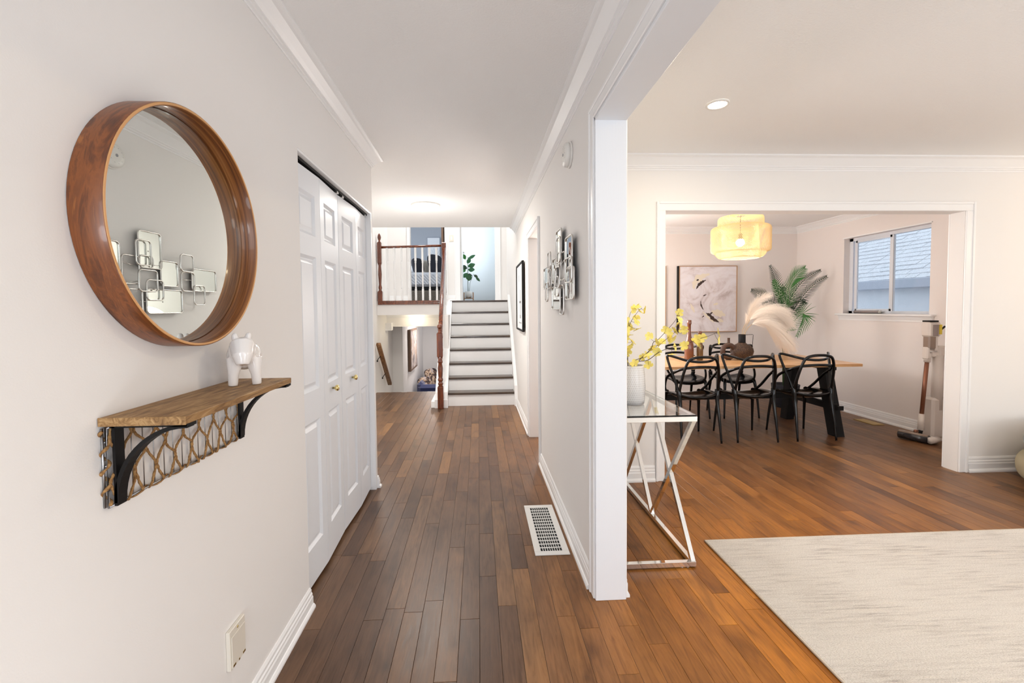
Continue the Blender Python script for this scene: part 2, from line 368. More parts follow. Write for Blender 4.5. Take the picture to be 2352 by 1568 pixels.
def rrect(w, h, r, n=5):
    out = []
    for cx, cy, a0 in ((w/2-r, h/2-r, 0), (-w/2+r, h/2-r, 90), (-w/2+r, -h/2+r, 180), (w/2-r, -h/2+r, 270)):
        for k in range(n+1):
            a = radians(a0+90*k/n); out.append((cx+r*cos(a), cy+r*sin(a)))
    return out
def copy_tree(o, parent=None):
    c = o.copy(); COL.objects.link(c)
    if parent is not None: c.parent = parent
    for ch in list(o.children): copy_tree(ch, c)
    return c

# ============================================================ SETTING
XL, XR, XP, YF, CZ = -.775, .524, .657, 3.30, 2.46
YB = -2.6
XLW = -1.66      # stairwell left wall
XE = 5.60        # living room right wall
XD, YD = 4.60, 6.20
ZU = 1.48        # upper floor
YU = 8.1         # wall behind the landing
LABB = .09
fl = struct(MB().box(-1.75, 5.2, -2.7, 7.22, -.20, -.006).build('floor', 'subfloor'))
# floorboards
BW = .0835
boards = []
rb = random.Random(11)
x = XLW-.02; ci = 0
while x < XE:
    x0, x1 = x, x+BW; xm = (x0+x1)/2
    y = -.2-rb.random()*1.2
    ymax = 7.215 if xm < XR+.1 else 6.2
    while y < ymax:
        L = rb.choice((.38, .5, .62, .75, .9, 1.05, 1.22))*(.85+.3*rb.random())
        y1 = min(y+L, ymax)
        if y1-y > .05 and y1 > .2:
            if xm < -.87 and y1 < 3.2: pass
            elif .53 < xm < .65 and 0: pass
            elif xm > XD+.02 and y > 3.45: pass
            elif xm > XD and y1 > 3.4 and y < 3.4: boards.append((x0, x1, y, 3.4))
            else: boards.append((x0, x1, max(y, .2), y1))
        y = y1
    x = x1
def score(b):
    x0, x1, y0, y1 = b; xm = (x0+x1)/2; ym = max((y0+y1)/2, .6)
    a = (y1-y0)/(ym*ym*ym)
    u = 1148+1016*(xm-.0477*ym)/(ym+.0477*xm)
    if u < -40 or u > 2390 or y1 < 1.35: return 0
    if xm > XR:
        if ym*.59/xm > 2.0 and not (ym > 3.75 and ym < 4.6 and xm < .7): return 0
        if ym > 3.32 and not (1.35 < xm*3.35/ym < 3.85): return 0
        if xm > 1.3 and y1 < 2.42: return 0
    else:
        if xm < XL: a *= (1 if ym > 3.4 and xm/ym > -.232 else 0)
    return a
def board_mb(b, mb, z=0.0):
    x0, x1, y0, y1 = b; g = .0006; e = .0009; t = .0005
    vs = [(x0+g, y0+g, -.008), (x1-g, y0+g, -.008), (x1-g, y1-g, -.008), (x0+g, y1-g, -.008),
          (x0+g, y0+g, z-t), (x1-g, y0+g, z-t), (x1-g, y1-g, z-t), (x0+g, y1-g, z-t),
          (x0+g+e, y0+g+e, z), (x1-g-e, y0+g+e, z), (x1-g-e, y1-g-e, z), (x0+g+e, y1-g-e, z)]
    fs = [(8, 9, 10, 11)]
    for i in range(4): j = (i+1) % 4; fs += [(i, j, 4+j, 4+i), (4+i, 4+j, 8+j, 8+i)]
    mb.add(vs, fs)
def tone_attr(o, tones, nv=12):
    a = o.data.attributes.new('tone', 'FLOAT', 'POINT')
    a.data.foreach_set('value', [t for t in tones for _ in range(nv)])
    a = o.data.attributes.new('cool_light', 'FLOAT', 'POINT'); vals = []
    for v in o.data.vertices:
        x, y = v.co.x, v.co.y      # painted-in room light: greyer in hall and dining, warm orange in living room
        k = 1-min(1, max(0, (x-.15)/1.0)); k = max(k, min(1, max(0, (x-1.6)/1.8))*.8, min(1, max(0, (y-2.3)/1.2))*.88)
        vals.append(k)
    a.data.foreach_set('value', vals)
boards.sort(key=score, reverse=True)
def tone(): 
    t = rb.gauss(.48, .22); return min(max(t, 0), 1)
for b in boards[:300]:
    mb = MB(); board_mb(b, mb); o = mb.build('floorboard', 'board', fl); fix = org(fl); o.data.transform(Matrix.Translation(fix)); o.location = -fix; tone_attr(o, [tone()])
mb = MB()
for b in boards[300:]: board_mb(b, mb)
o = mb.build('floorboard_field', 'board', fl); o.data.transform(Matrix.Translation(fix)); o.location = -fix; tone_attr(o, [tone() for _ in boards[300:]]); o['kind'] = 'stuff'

# walls ---------------------------------------------------
mb = MB()   # hall left wall with closet opening y 1.985..3.30, z..2.045
mb.box(-.89, XL, YB, 1.985, 0, CZ).box(-.89, XL, 1.985, 3.30, 2.045, CZ).box(-.89, XL, 3.30, 3.335, 0, CZ)
mb.box(-1.45, -.89, 3.25, 3.335, 0, CZ).box(-1.5, -1.45, 1.9, 3.335, 0, CZ).box(-1.5, -.89, 1.9, 1.985, 0, CZ).box(-1.7, -1.45, 3.25, 3.335, 0, CZ)
struct(mb.build('wall_left', 'wall'))
mb = MB()   # stairwell left wall
mb.box(XLW-.12, XLW, 3.25, YU+.1, -1.5, 3.95)
struct(mb.build('wall_stairwell_left', 'wall'))
# hall right wall: solid 1.96..3.79, doorway 3.79..4.53, then on to the upper landing; header over the opening
mb = MB()
mb.box(XR, XP, 1.96, 3.79, 0, CZ).box(XR, XP, 3.79, 4.53, 2.045, CZ).box(XR, XP, 4.53, YU+.1, -1.5, 3.95).box(XR, XP, YB, 1.96, 2.172, CZ)
struct(mb.build('wall_right', 'wall'))
mb = MB()   # living room far wall with wide opening
mb.box(XP, 1.42, YF, YF+.11, 0, CZ).box(1.42, 3.80, YF, YF+.11, 2.06, CZ).box(3.80, XE, YF, YF+.11, 0, CZ)
struct(mb.build('wall_far', 'wall'))
struct(MB().box(XE, XE+.1, YB-.1, YF+.11, 0, CZ).build('wall_living_right', 'wall'))
mb = MB()   # wall behind the camera with window and entrance openings
mb.box(-.9, -.65, YB-.1, YB, 0, CZ).box(-.65, .45, YB-.1, YB, 2.3, CZ).box(.45, 1.4, YB-.1, YB, 0, CZ).box(1.4, 4.4, YB-.1, YB, 0, .6).box(1.4, 4.4, YB-.1, YB, 2.3, CZ).box(4.4, XE+.1, YB-.1, YB, 0, CZ)
mb.box(-.65, .45, YB-.1, YB, 0, .3)
struct(mb.build('wall_front', 'wall'))
mb = MB()   # dining room
wy0, wy1, wz0, wz1 = 4.305, 5.375, 1.235, 2.165
mb.box(XD, XD+.14, YF+.11, wy0, 0, CZ).box(XD, XD+.14, wy1, YD, 0, CZ).box(XD, XD+.14, wy0, wy1, 0, wz0).box(XD, XD+.14, wy0, wy1, wz1, CZ)
struct(mb.build('wall_dining_right', 'wall_dining'))
struct(MB().box(XP, XD+.14, YD, YD+.1, 0, CZ).build('wall_dining_back', 'wall_dining'))
# ceilings
struct(MB().box(-1.78, XE+.1, YB-.1, 6.15, CZ, CZ+.18).build('ceiling', 'ceil'))
struct(MB().box(XP, XD+.2, 6.15, YD+.1, CZ, CZ+.1).build('ceiling_dining', 'ceil'))
struct(MB().box(-3.1, 1.0, 6.15, 12.2, 3.95, 4.05).build('ceiling_upper', 'ceil'))
struct(MB().box(-1.78, XR, 6.05, 6.15, CZ+.18, 3.95).build('wall_over_hall', 'wall'))
# upper floor wall with two door openings (x -1.22..-.595) and (-.32..+.314)
mb = MB()
for a, b in ((-1.7, -1.22), (-.595, -.32), (.314, XR)): mb.box(a, b, YU, YU+.12, ZU, 3.95)
mb.box(-1.22, -.595, YU, YU+.12, 3.5, 3.95).box(-.32, .314, YU, YU+.12, 3.5, 3.95)
struct(mb.build('wall_landing', 'wall'))
struct(MB().box(-3.0, -.50, 12, 12.1, ZU, 3.95).build('wall_bedroom_back', 'wall_grey'))
struct(MB().box(-3.1, -3.0, YU+.1, 12.1, ZU, 3.95).build('wall_bedroom_left', 'wall_grey'))
struct(MB().box(-.50, -.40, YU+.12, 12.1, ZU, 3.95).build('wall_between_rooms', 'wall_cool'))
struct(MB().box(-.40, .95, 11.2, 11.3, ZU, 3.95).build('wall_guest_back', 'wall_cool'))
mb = MB(); mb.box(.50, .62, YU+.12, 9.3, ZU, 3.95).box(.50, .62, 10.5, 11.3, ZU, 3.95).box(.50, .62, 9.3, 10.5, ZU, 2.36).box(.50, .62, 9.3, 10.5, 3.5, 3.95)
struct(mb.build('wall_guest_right', 'wall_cool'))
mb = MB(); mb.box(.485, .50, 9.2, 10.6, 2.28, 2.36).box(.44, .50, 9.15, 10.65, 2.36, 2.385).box(.485, .50, 9.2, 9.3, 2.385, 3.6).box(.485, .50, 10.5, 10.6, 2.385, 3.6).box(.485, .50, 9.3, 10.5, 3.5, 3.6)
struct(mb.build('window_2', 'trim'))
# upper floor slab, landing fascia
struct(MB().box(XLW, XR, 7.36, YU+.2, 1.25, ZU-.001).build('landing_slab', 'wall'))
struct(MB().box(-3.1, 1.0, YU+.2, 12.2, 1.25, ZU-.001).build('upper_floor', 'tread'))
# lower level
struct(MB().box(XLW, -.6, YU, YU+.12, 1.03, 1.25).build('wall_lower_bulkhead', 'wall'))
struct(MB().box(-2.3, -1.57, 9.2, 12.6, -1.4, 1.25).build('wall_lower_left', 'wall'))
struct(MB().box(-2.3, .6, 12.5, 12.6, -1.4, 1.25).build('wall_lower_back', 'wall'))
struct(MB().box(-.55, -.45, 6.6, 12.5, -1.4, 1.25).build('wall_lower_right', 'wall'))
struct(MB().box(-2.3, -1.78, YU, 9.2, -1.4, 1.25).build('wall_lower_side', 'wall'))
struct(MB().box(-2.3, .6, 7.2, 12.6, -1.5, -1.4).build('floor_lower', 'tread'))
struct(MB().box(XLW, .52, 7.21, 7.25, -1.4, -.006).build('wall_lower_stair_face', 'wall'))
mb = MB()
for i in range(6): mb.box(XLW, -.6, 7.25+.24*i, 7.25+.24*(i+1), -1.4, -.19*(i+1))
struct(mb.build('stairs_down', 'trim'))
# mouldings
def crown(name, a, b, nrm, h=.085, d=.075, m0=0, m1=0, z=CZ):
    p = [(0, 0), (d, 0), (d, -.010), (d*.86, -.016), (d*.72, -.020), (d*.42, -h*.50), (d*.26, -h*.66), (d*.26, -h*.74), (d*.16, -h*.78), (d*.16, -h*.86), (d*.06, -h*.9), (d*.06, -h), (0, -h)]
    mb = MB().prism(p, (a[0], a[1], z), (b[0], b[1], z), ((nrm[0], nrm[1], 0), (0, 0, 1)), m0, m1)
    return struct(mb.build(name, 'trim'))
def baseb(name, a, b, nrm, h=.09, m0=0, m1=0, d=.016, z=0, shoe=True):
    p = [(0, 0), (d+.010, 0), (d+.010, h*.10), (d+.004, h*.20), (d, h*.22), (d, h*.55), (d*.8, h*.62), (d*.8, h*.72), (d*.55, h*.78), (d*.55, h*.9), (d*.25, h), (0, h)]
    mb = MB().prism(p, (a[0], a[1], z), (b[0], b[1], z), ((nrm[0], nrm[1], 0), (0, 0, 1)), m0, m1)
    return struct(mb.build(name, 'trim'))
crown('trim_1', (XL, YB), (XL, 3.335), (1, 0), m1=1)
crown('trim_2', (XL, 3.335), (-1.66, 3.335), (0, 1), m0=1)
crown('trim_3', (XR, YB), (XR, 6.16), (-1, 0), .092, .078)
crown('trim_4', (XP, YF), (XE, YF), (0, -1), .10, .085)
crown('trim_5', (XP, YD), (XD, YD), (0, -1), .09, .075, 0, -1)
crown('trim_6', (XD, YF+.11), (XD, YD), (-1, 0), .09, .075, 0, -1)
crown('trim_7', (XP, YB), (XP, YF), (1, 0), .10, .085)
crown('trim_8', (XE, YB), (XE, YF), (-1, 0), .10, .085)
baseb('baseboard_left', (XL, YB), (XL, 1.985), (1, 0))
baseb('baseboard_left_corner', (XL, 3.315), (XL, 3.335), (1, 0), m1=1)
baseb('baseboard_left_return', (XL, 3.335), (-1.66, 3.335), (0, 1), m0=1)
baseb('baseboard_right', (XR, 2.03), (XR, 3.72), (-1, 0), .10)
baseb('baseboard_right_end', (XR, 4.60), (XR, 6.09), (-1, 0), .10)
baseb('baseboard_far', (XP, YF), (1.34, YF), (0, -1), .12)
baseb('baseboard_far_right', (3.875, YF), (XE, YF), (0, -1), .12)
baseb('baseboard_dining_right', (XD, YF+.11), (XD, YD), (-1, 0), .12)
baseb('baseboard_dining_back', (XP, YD), (XD, YD), (0, -1), .12)
baseb('baseboard_living_left', (XP, 1.96), (XP, YF), (1, 0), .12)
baseb('baseboard_landing', (-1.6, YU), (-1.27, YU), (0, -1), .11, z=ZU)
baseb('baseboard_landing_middle', (-.545, YU), (-.40, YU), (0, -1), .11, z=ZU)
# casings
def casing(name, ax, plane, out, a0, a1, zt, w=.065, z0=0, near=True, far=True, t=.014):
    """ax 'x': opening in a wall y=plane spanning x a0..a1 ; ax 'y': wall x=plane spanning y a0..a1"""
    mb = MB()
    def bx(p0, p1, q0, q1):
        for (e, tt, c0, c1) in ((0, t, 0, 1),):
            lo, hi = sorted((plane, plane+out*tt))
            if ax == 'x': mb.box(p0, p1, lo, hi, q0, q1, .003)
            else: mb.box(lo, hi, p0, p1, q0, q1, .003)
    def bead(p0, p1, q0, q1):
        lo, hi = sorted((plane, plane+out*(t+.007)))
        if ax == 'x': mb.box(p0, p1, lo, hi, q0, q1, .003)
        else: mb.box(lo, hi, p0, p1, q0, q1, .003)
    if near: bx(a0-w, a0, z0, zt); bead(a0-w-.0015, a0-w+.018, z0-.001, zt+w+.001)
    if far: bx(a1, a1+w, z0, zt); bead(a1+w-.018, a1+w+.0015, z0-.001, zt+w+.001)
    bx(a0-w+.0005, a1+w-.0005, zt, zt+w); bead(a0-w+.019, a1+w-.019, zt+w-.018, zt+w+.0015)
    return struct(mb.build(name, 'trim'))
casing('trim_9', 'y', XR, -1, 3.79, 4.53, 2.045)
casing('trim_10', 'x', YF, -1, 1.415, 3.80, 2.06, .068)
casing('trim_11', 'x', YF+.11, 1, 1.415, 3.80, 2.06, .068)
casing('trim_12', 'x', YU, -1, -.32, .314, 3.5, .10, ZU)
casing('trim_13', 'x', YU, -1, -1.22, -.595, 3.5, .05, ZU)
casing('trim_14', 'y', XP, 1, 3.79, 4.53, 2.045)
# opening between hall and living room: end post and header lined with painted boards and slim casing
mb = MB().box(XR-.004, XP+.004, 1.945, 1.96, 0, 2.172, .002).box(XR-.004, XP+.004, YB, 1.96, 2.157, 2.172, .002)
struct(mb.build('trim_15', 'door'))
mb = MB()
for xx, o_ in ((XR, -1), (XP, 1)):
    lo, hi = sorted((xx, xx+o_*.012)); l2, h2 = sorted((xx, xx+o_*.018))
    mb.box(lo, hi, 1.96, 2.019, 0, 2.225, .003).box(l2, h2, 2.005, 2.0205, 0, 2.211, .003).box(lo, hi, YB, 1.959, 2.172, 2.225, .003).box(l2, h2, YB, 2.0205, 2.212, 2.228, .003)
struct(mb.build('trim_16', 'trim'))
mb = MB().box(-1.715, -1.62, YU-.02, YU, ZU, 3.95, .004)
struct(mb.build('trim_17', 'trim'))
# lower bulkhead crown and side
mb = MB().prism([(0, 0), (.05, 0), (.05, -.012), (.02, -.05), (.01, -.06), (0, -.06)], (XLW, YU, 1.25), (-.6, YU, 1.25), ((0, -1, 0), (0, 0, 1)))
mb.box(XLW, -1.55, 7.95, YU, .97, 1.10)
struct(mb.build('trim_18', 'trim'))
# closet jamb and head track
mb = MB().box(-.885, XL+.001, 3.285, 3.302, 0, 2.045).box(-.885, -.776, 1.985, 3.30, 2.033, 2.046)
struct(mb.build('trim_19', 'trim'))

# closet bifold doors ---------------------------------------
d1 = sempty('door_1', (-.80, 2.64, 0))
def leaf(y0, y1, xa, xb):
    """door leaf face from (xa,y0) to (xb,y1), facing +x"""
    zb, zt = .022, 2.008; T = .03
    mb = MB(); W = y1-y0
    def P(v, z, d=0): t = v/W; return (xa+(xb-xa)*t-d, y0+v, z)
    # frame stiles, rails with recessed panel fields
    sx = .062; rows = [(.20, .80), (.95, 1.60), (1.70, 1.90)]
    def slab(v0, v1, z0, z1, d0=0):
        a = [P(v0, z0, d0), P(v1, z0, d0), P(v1, z1, d0), P(v0, z1, d0)]; b = [P(v0, z0, T), P(v1, z0, T), P(v1, z1, T), P(v0, z1, T)]
        mb.add(a+b, [(0, 1, 2, 3), (7, 6, 5, 4), (0, 4, 5, 1), (1, 5, 6, 2), (2, 6, 7, 3), (3, 7, 4, 0)])
    slab(0, sx, zb, zt); slab(W-sx, W, zb, zt)
    e = zb
    for r in rows: slab(sx, W-sx, e, r[0]); e = r[1]
    slab(sx, W-sx, e, zt)
    for r in rows: slab(sx, W-sx, r[0], r[1], .012)
    o = mb.build('door_leaf', 'door', d1)
    for r in rows:
        mb = MB(); z0, z1 = r; a = .006; b = .020; c = .038
        # sloped moulding in, then raised field
        ring = [(sx, z0, 0), (sx+.014, z0+.014, .011), (sx+b, z0+b, .011), (sx+c, z0+c, .003)]
        loops = []
        for v, z, dd in ring:
            k = v-sx; loops.append([P(sx+k, z0+k, dd), P(W-sx-k, z0+k, dd), P(W-sx-k, z1-k, dd), P(sx+k, z1-k, dd)])
        vs = [p for l in loops for p in l]; fs = []
        for i in range(3):
            for k in range(4): fs.append((i*4+k, i*4+(k+1) % 4, i*4+4+(k+1) % 4, i*4+4+k))
        fs.append((12, 13, 14, 15)); mb.add(vs, fs); mb.build('panel', 'door', o)
    return o
lv = [leaf(1.988, 2.312, -.812, -.800), leaf(2.315, 2.640, -.800, -.812), leaf(2.646, 2.968, -.812, -.800), leaf(2.971, 3.283, -.800, -.812)]
for o, y, x in ((lv[1], 2.455, -.804), (lv[2], 2.83, -.805)):
    MB().lathe([(.006, 0), (.006, .012), (.013, .016), (.017, .022), (.0165, .029), (.010, .034), (.0, .035)], (x, y, .912), 'X', 14).build('knob', 'brass', o)
MB().box(-.83, -.80, 1.99, 3.28, 2.020, 2.034).build('track', 'black', d1)
mb = MB()
for y in (2.60, 2.70, 3.22): mb.box(-.815, -.80, y, y+.03, 2.008, 2.022)
mb.build('pivot_bracket', 'silver', d1)

# windows ---------------------------------------------------
wn = sempty('window_1', (XD+.08, 4.84, wz0))
mb = MB()
x0, x1 = XD+.075, XD+.13
mb.box(x0, x1, wy0, wy0+.035, wz0, wz1).box(x0, x1, wy1-.05, wy1, wz0, wz1).box(x0, x1, wy0, wy1, wz1-.035, wz1).box(x0, x1, wy0, wy1, wz0, wz0+.03)
mb.build('window_frame', 'vinyl', wn)
ym = 4.815
mb = MB(); a, b = XD+.085, XD+.105
mb.box(a, b, ym-.025, ym+.025, wz0+.03, wz1-.035).box(a, b, wy1-.10, wy1-.065, wz0+.03, wz1-.035).box(a, b, ym, wy1-.08, wz0+.03, wz0+.055).box(a, b, ym, wy1-.08, wz1-.06, wz1-.035)
mb.build('sliding_sash', 'vinyl', wn)
MB().box(XD+.083, XD+.087, ym-.024, ym-.018, wz0+.03, wz1-.035).build('sash_seal', 'grey_print', wn)
MB().box(XD+.094, XD+.098, ym, wy1-.07, wz0+.05, wz1-.05).build('pane', 'pane', wn)
MB().box(XD+.112, XD+.116, wy0+.03, ym, wz0+.03, wz1-.035).build('pane', 'pane', wn)
mb = MB().box(XD-.055, XD+.075, wy0-.07, wy1+.07, wz0-.022, wz0, .004)
mb.prism([(0, 0), (.028, 0), (.022, -.02), (.012, -.045), (.012, -.06), (0, -.06)], (XD, wy0-.05, wz0-.022), (XD, wy1+.05, wz0-.022), ((-1, 0, 0), (0, 0, 1)))
mb.build('window_sill', 'trim', wn)
mb = MB().box(XD-.012, XD, wy0-.012, wy1+.012, wz1, wz1+.012).build('head_trim', 'trim', wn)
# window behind the camera and entrance door glazing
w3 = sempty('window_3', (2.9, YB-.05, .6))
mb = MB()
for a, b in ((1.4, 1.46), (2.87, 2.93), (4.34, 4.4)): mb.box(a, b, YB-.08, YB-.03, .6, 2.3)
mb.box(1.4, 4.4, YB-.08, YB-.03, .6, .66).box(1.4, 4.4, YB-.08, YB-.03, 2.24, 2.3); mb.build('window_frame', 'vinyl', w3)

# STAIRS ----------------------------------------------------
st = sempty('stairs', (.027, 6.1, 0))
ys = [6.07, 6.25, 6.43, 6.61, 6.79, 6.965, 7.145, 7.33]; RZ = .185
SX0, SX1 = -.432, .484
for i, y in enumerate(ys):
    z = RZ*(i+1); yr = y+.022
    MB().box(SX0, SX1, yr, yr+.02, RZ*i, z-.028).build('riser', 'trim', st)
    yn = (ys[i+1]+.03 if i < 7 else 7.42)
    p = [(0, -.005), (0, -.023), (.006, -.029), (yn-y, -.029), (yn-y, 0), (.006, 0)]
    MB().prism(p, (SX0-(.0 if i < 7 else .03), y, z), (SX1, y, z), ((0, 1, 0), (0, 0, 1))).build('tread', 'tread', st)
# stringers
def stringer(name, x0, x1, add, m='trim'):
    p = [(6.0, 0), (6.0, .10), (6.04, .185+add), (7.36, 1.48+add), (7.36, -.0), ]
    vs = [(x0, y, z) for y, z in p]+[(x1, y, z) for y, z in p]; n_ = len(p)
    fs = [tuple(range(n_)), tuple(range(2*n_-1, n_-1, -1))]+[(i, (i+1) % n_, n_+(i+1) % n_, n_+i) for i in range(n_)]
    return MB().add(vs, fs).build(name, m, st)
stringer('stringer', -.60, SX0-.0, .02)
stringer('stringer', SX1, XR, .09)
MB().box(-.607, -.425, 5.97, 5.985, 0, .115, .002).build('plinth', 'trim', st)
MB().box(-.655, -.60, 5.99, 7.2, 0, .09, .004).build('skirting', 'trim', st)
# newel & railing
rl = thing('stair_railing', 'dark mahogany stair handrail with turned newel post and white balusters up the open side', 'railing', (-.52, 5.95, 0))
sq = .039
mb = MB()
mb.box(-.52-sq, -.52+sq, 5.945-sq, 5.945+sq, 0, .30, .005).box(-.52-sq, -.52+sq, 5.945-sq, 5.945+sq, .70, 1.02, .006)
mb.lathe([(.036, .30), (.026, .315), (.034, .33), (.034, .345), (.024, .36), (.035, .385), (.035, .40), (.026, .42), (.030, .44), (.036, .55), (.026, .61), (.034, .625), (.034, .64), (.028, .66), (.036, .70)], (-.52, 5.945, 0), 'Z', 20)
mb.lathe([(.036, 1.02), (.022, 1.035), (.020, 1.05), (.030, 1.06), (.022, 1.07)], (-.52, 5.945, 0), 'Z', 20).ball((-.52, 5.945, 1.105), .036, 18, 12)
mb.build('newel_post', 'red_wood', rl)
MB().tube([(-.52, 5.99, 1.0), (-.525, 6.2, 1.205), (-.545, 7.30, 2.33)], .030, 10, .85).build('handrail', 'red_wood', rl)
MB().box(-.59, -.52, 7.32, 7.39, 1.48, 2.43, .006).build('newel_post', 'red_wood', rl)
def baluster(x, y, z0, z1, par):
    mb = MB(); s = .016; h = z1-z0
    mb.box(x-s, x+s, y-s, y+s, z0, z0+h*.22, .002).box(x-s, x+s, y-s, y+s, z1-h*.25, z1, .002)
    mb.lathe([(.013, z0+h*.22), (.015, z0+h*.24), (.010, z0+h*.27), (.015, z0+h*.45), (.011, z0+h*.70), (.015, z0+h*.72), (.013, z1-h*.25)], (x, y, 0), 'Z', 10)
    return mb.build('baluster', 'trim', par)
for i in range(8):
    y = 6.12+i*.165; zz = .185+.02+(y-6.04)*(1.295/1.32)
    baluster(-.53, y, zz-.03, zz+.80, rl)
# landing railing
lr = thing('landing_railing', 'dark mahogany guard rail with white balusters along the upper landing edge', 'railing', (-1.1, 7.38, 1.44))
yl = 7.38
MB().box(XLW+.02, -.605, 7.33, 7.43, 1.422, 1.485, .006).box(XLW+.02, -.605, 7.318, 7.33, 1.422, 1.452, .004).build('base_rail', 'red_wood', lr)
MB().tube([(-1.60, yl, 2.36), (-1.1, yl, 2.372), (-.597, yl, 2.385)], .025, 10, .8).build('handrail', 'red_wood', lr)
mb = MB().box(-1.645, -1.57, yl-.035, yl+.035, 1.42, 1.64, .005).box(-1.64, -1.575, yl-.033, yl+.033, 2.10, 2.44, .005)
mb.lathe([(.034, 1.64), (.022, 1.66), (.030, 1.70), (.020, 1.75), (.030, 1.92), (.022, 2.06), (.034, 2.10)], (-1.608, yl, 0), 'Z', 14)
mb.lathe([(.03, 2.44), (.016, 2.455), (.014, 2.47), (.022, 2.49), (.030, 2.52), (.022, 2.56), (.006, 2.585), (0, 2.59)], (-1.608, yl, 0), 'Z', 14)
mb.build('newel_post', 'red_wood', lr)
for i in range(8):
    baluster(-1.485+i*.115, yl, 1.485, 2.355, lr)
# handrail to lower level
hr = thing('wall_handrail', 'short stained oak handrail on black brackets descending the stairwell wall', 'handrail', (-1.60, 7.3, .3))
MB().tube([(-1.585, 7.06, .80), (-1.585, 7.90, .02)], .046, 4, .7).build('rail', 'oak', hr)
for y, z in ((7.26, .555), (7.62, .22)):
    MB().tube([(-1.658, y, z-.05), (-1.64, y, z-.02), (-1.60, y, z+.03)], .006, 6).ball((-1.655, y, z-.05), .015, 8, 6).build('bracket', 'black', hr)
#==PART2==
# ============================================================ HALL LEFT WALL
# round mirror
R0, MC = .294, (0, 1.176, 1.5445)
t = thing('round_mirror', 'large round wall mirror in a deep walnut veneer hoop above the rustic shelf', 'mirror', (-.775, 1.176, 1.25))
x0, x1, th = -.774, -.7085, .0065
MB().lathe([(R0+.001, x0), (R0+.001, x1-.001), (R0, x1)], (0, MC[1], MC[2]), 'X', 96, caps=False).build('outer_band', 'walnut', t)
MB().lathe([(R0-th, x1), (R0-th-.001, x1-.001), (R0-th-.001, x0+.006)], (0, MC[1], MC[2]), 'X', 96, caps=False).build('inner_band', 'walnut_in', t)
o = MB().lathe([(R0, x1), (R0-.002, x1+.0008), (R0-th+.001, x1+.0008), (R0-th, x1)], (0, MC[1], MC[2]), 'X', 96, close=True).build('rim', 'ply_edge', t); o['label'] = 'pale plywood front rim'
mb = MB().add([(-.760, MC[1]+.285*cos(2*pi*k/64), MC[2]+.285*sin(2*pi*k/64)) for k in range(64)], [tuple(range(64))]).rot(radians(-1.1), (-.760, MC[1], 0))
mb.build('glass', 'mirror', t)
# shelf with rope netting back
sy0, sy1, sz = .928, 1.442, 1.123
t = thing('wall_shelf', 'rustic wood wall shelf on black curved brackets with woven jute rope panel', 'shelf', (-.775, 1.19, .935))
mb = MB().box(-.774, -.602, sy0, sy1, sz-.017, sz, .0015)
MB().box(-.7735, -.6005, sy0-.0025, sy0-.0002, sz-.0172, sz+.0006, .0005).build('end_batten', 'shelf_wood', t)
mb.build('shelf_board', 'shelf_wood', t)
for y in (.942, 1.418):
    mb = MB(); w_ = .024; zt = sz-.0175; zb = .935
    mb.box(-.760, -.754, y, y+w_, zb, zt).box(-.770, -.604, y, y+w_, zt-.007, zt)
    arc = []
    for k in range(15):
        a = k/14; ang = a*pi/2
        px = -.757+.148*(1-cos(ang)); pz = zb+.006+(zt-zb-.012)*sin(ang)
        arc.append((px, pz))
    n_ = len(arc); vs = []; fs = []
    for i, (a, b) in enumerate(arc):
        tx, tz = (arc[min(i+1, n_-1)][0]-arc[max(i-1, 0)][0]), (arc[min(i+1, n_-1)][1]-arc[max(i-1, 0)][1]); L = sqrt(tx*tx+tz*tz); nx, nz = -tz/L*.0042, tx/L*.0042
        vs += [(a+nx, y, b+nz), (a-nx, y, b-nz), (a-nx, y+w_, b-nz), (a+nx, y+w_, b+nz)]
    for i in range(n_-1):
        for k in range(4): fs.append((i*4+k, i*4+(k+1) % 4, i*4+4+(k+1) % 4, i*4+4+k))
    fs += [(0, 1, 2, 3), (n_*4-4, n_*4-3, n_*4-2, n_*4-1)]
    mb.add(vs, fs).build('bracket', 'black', t)
py0, py1, pz0, pz1 = .936, 1.425, .935, 1.10
xw = -.767
fr_ = MB().tube([(xw, py0, pz0), (xw, py0, pz1), (xw, py1, pz1), (xw, py1, pz0)], .0028, 8, closed=True, smooth=True)
fr_.tube([(xw-.006, py0-.002, pz0), (xw-.006, py0-.002, pz1)], .0026, 8)
for z in (.97, 1.02, 1.07): fr_.tube([(xw-.012, py0+.003, z), (xw, py0+.003, z)], .003, 6)
fr_.build('wire_frame', 'steel', t)
nW = 15; dy = (py1-py0)/nW
for i in range(1, nW): MB().tube([(xw, py0+i*dy, pz0), (xw, py0+i*dy, pz1)], .0012, 6).build('wire', 'steel', t)
rr_ = random.Random(3)
def rope(path, r=.0026, par=t):
    P = smooth_path(path, 5); mb = MB(); n_ = len(P)
    rs = [r*(1+.22*sin(i*2.1)) for i in range(n_)]
    mb.tube(P, rs, 7); 
    # second strand twisting round
    Q = [p+Vector((r*.7*cos(i*1.3), r*.7*sin(i*1.3), 0)) for i, p in enumerate(P)]
    mb.tube(Q, r*.72, 6); return mb.build('rope', 'rope', par)
zl = [pz1, 1.072, 1.045, 1.02, .995, .97, pz0]
cols = [py0+dy*(i+.5) for i in range(nW)]
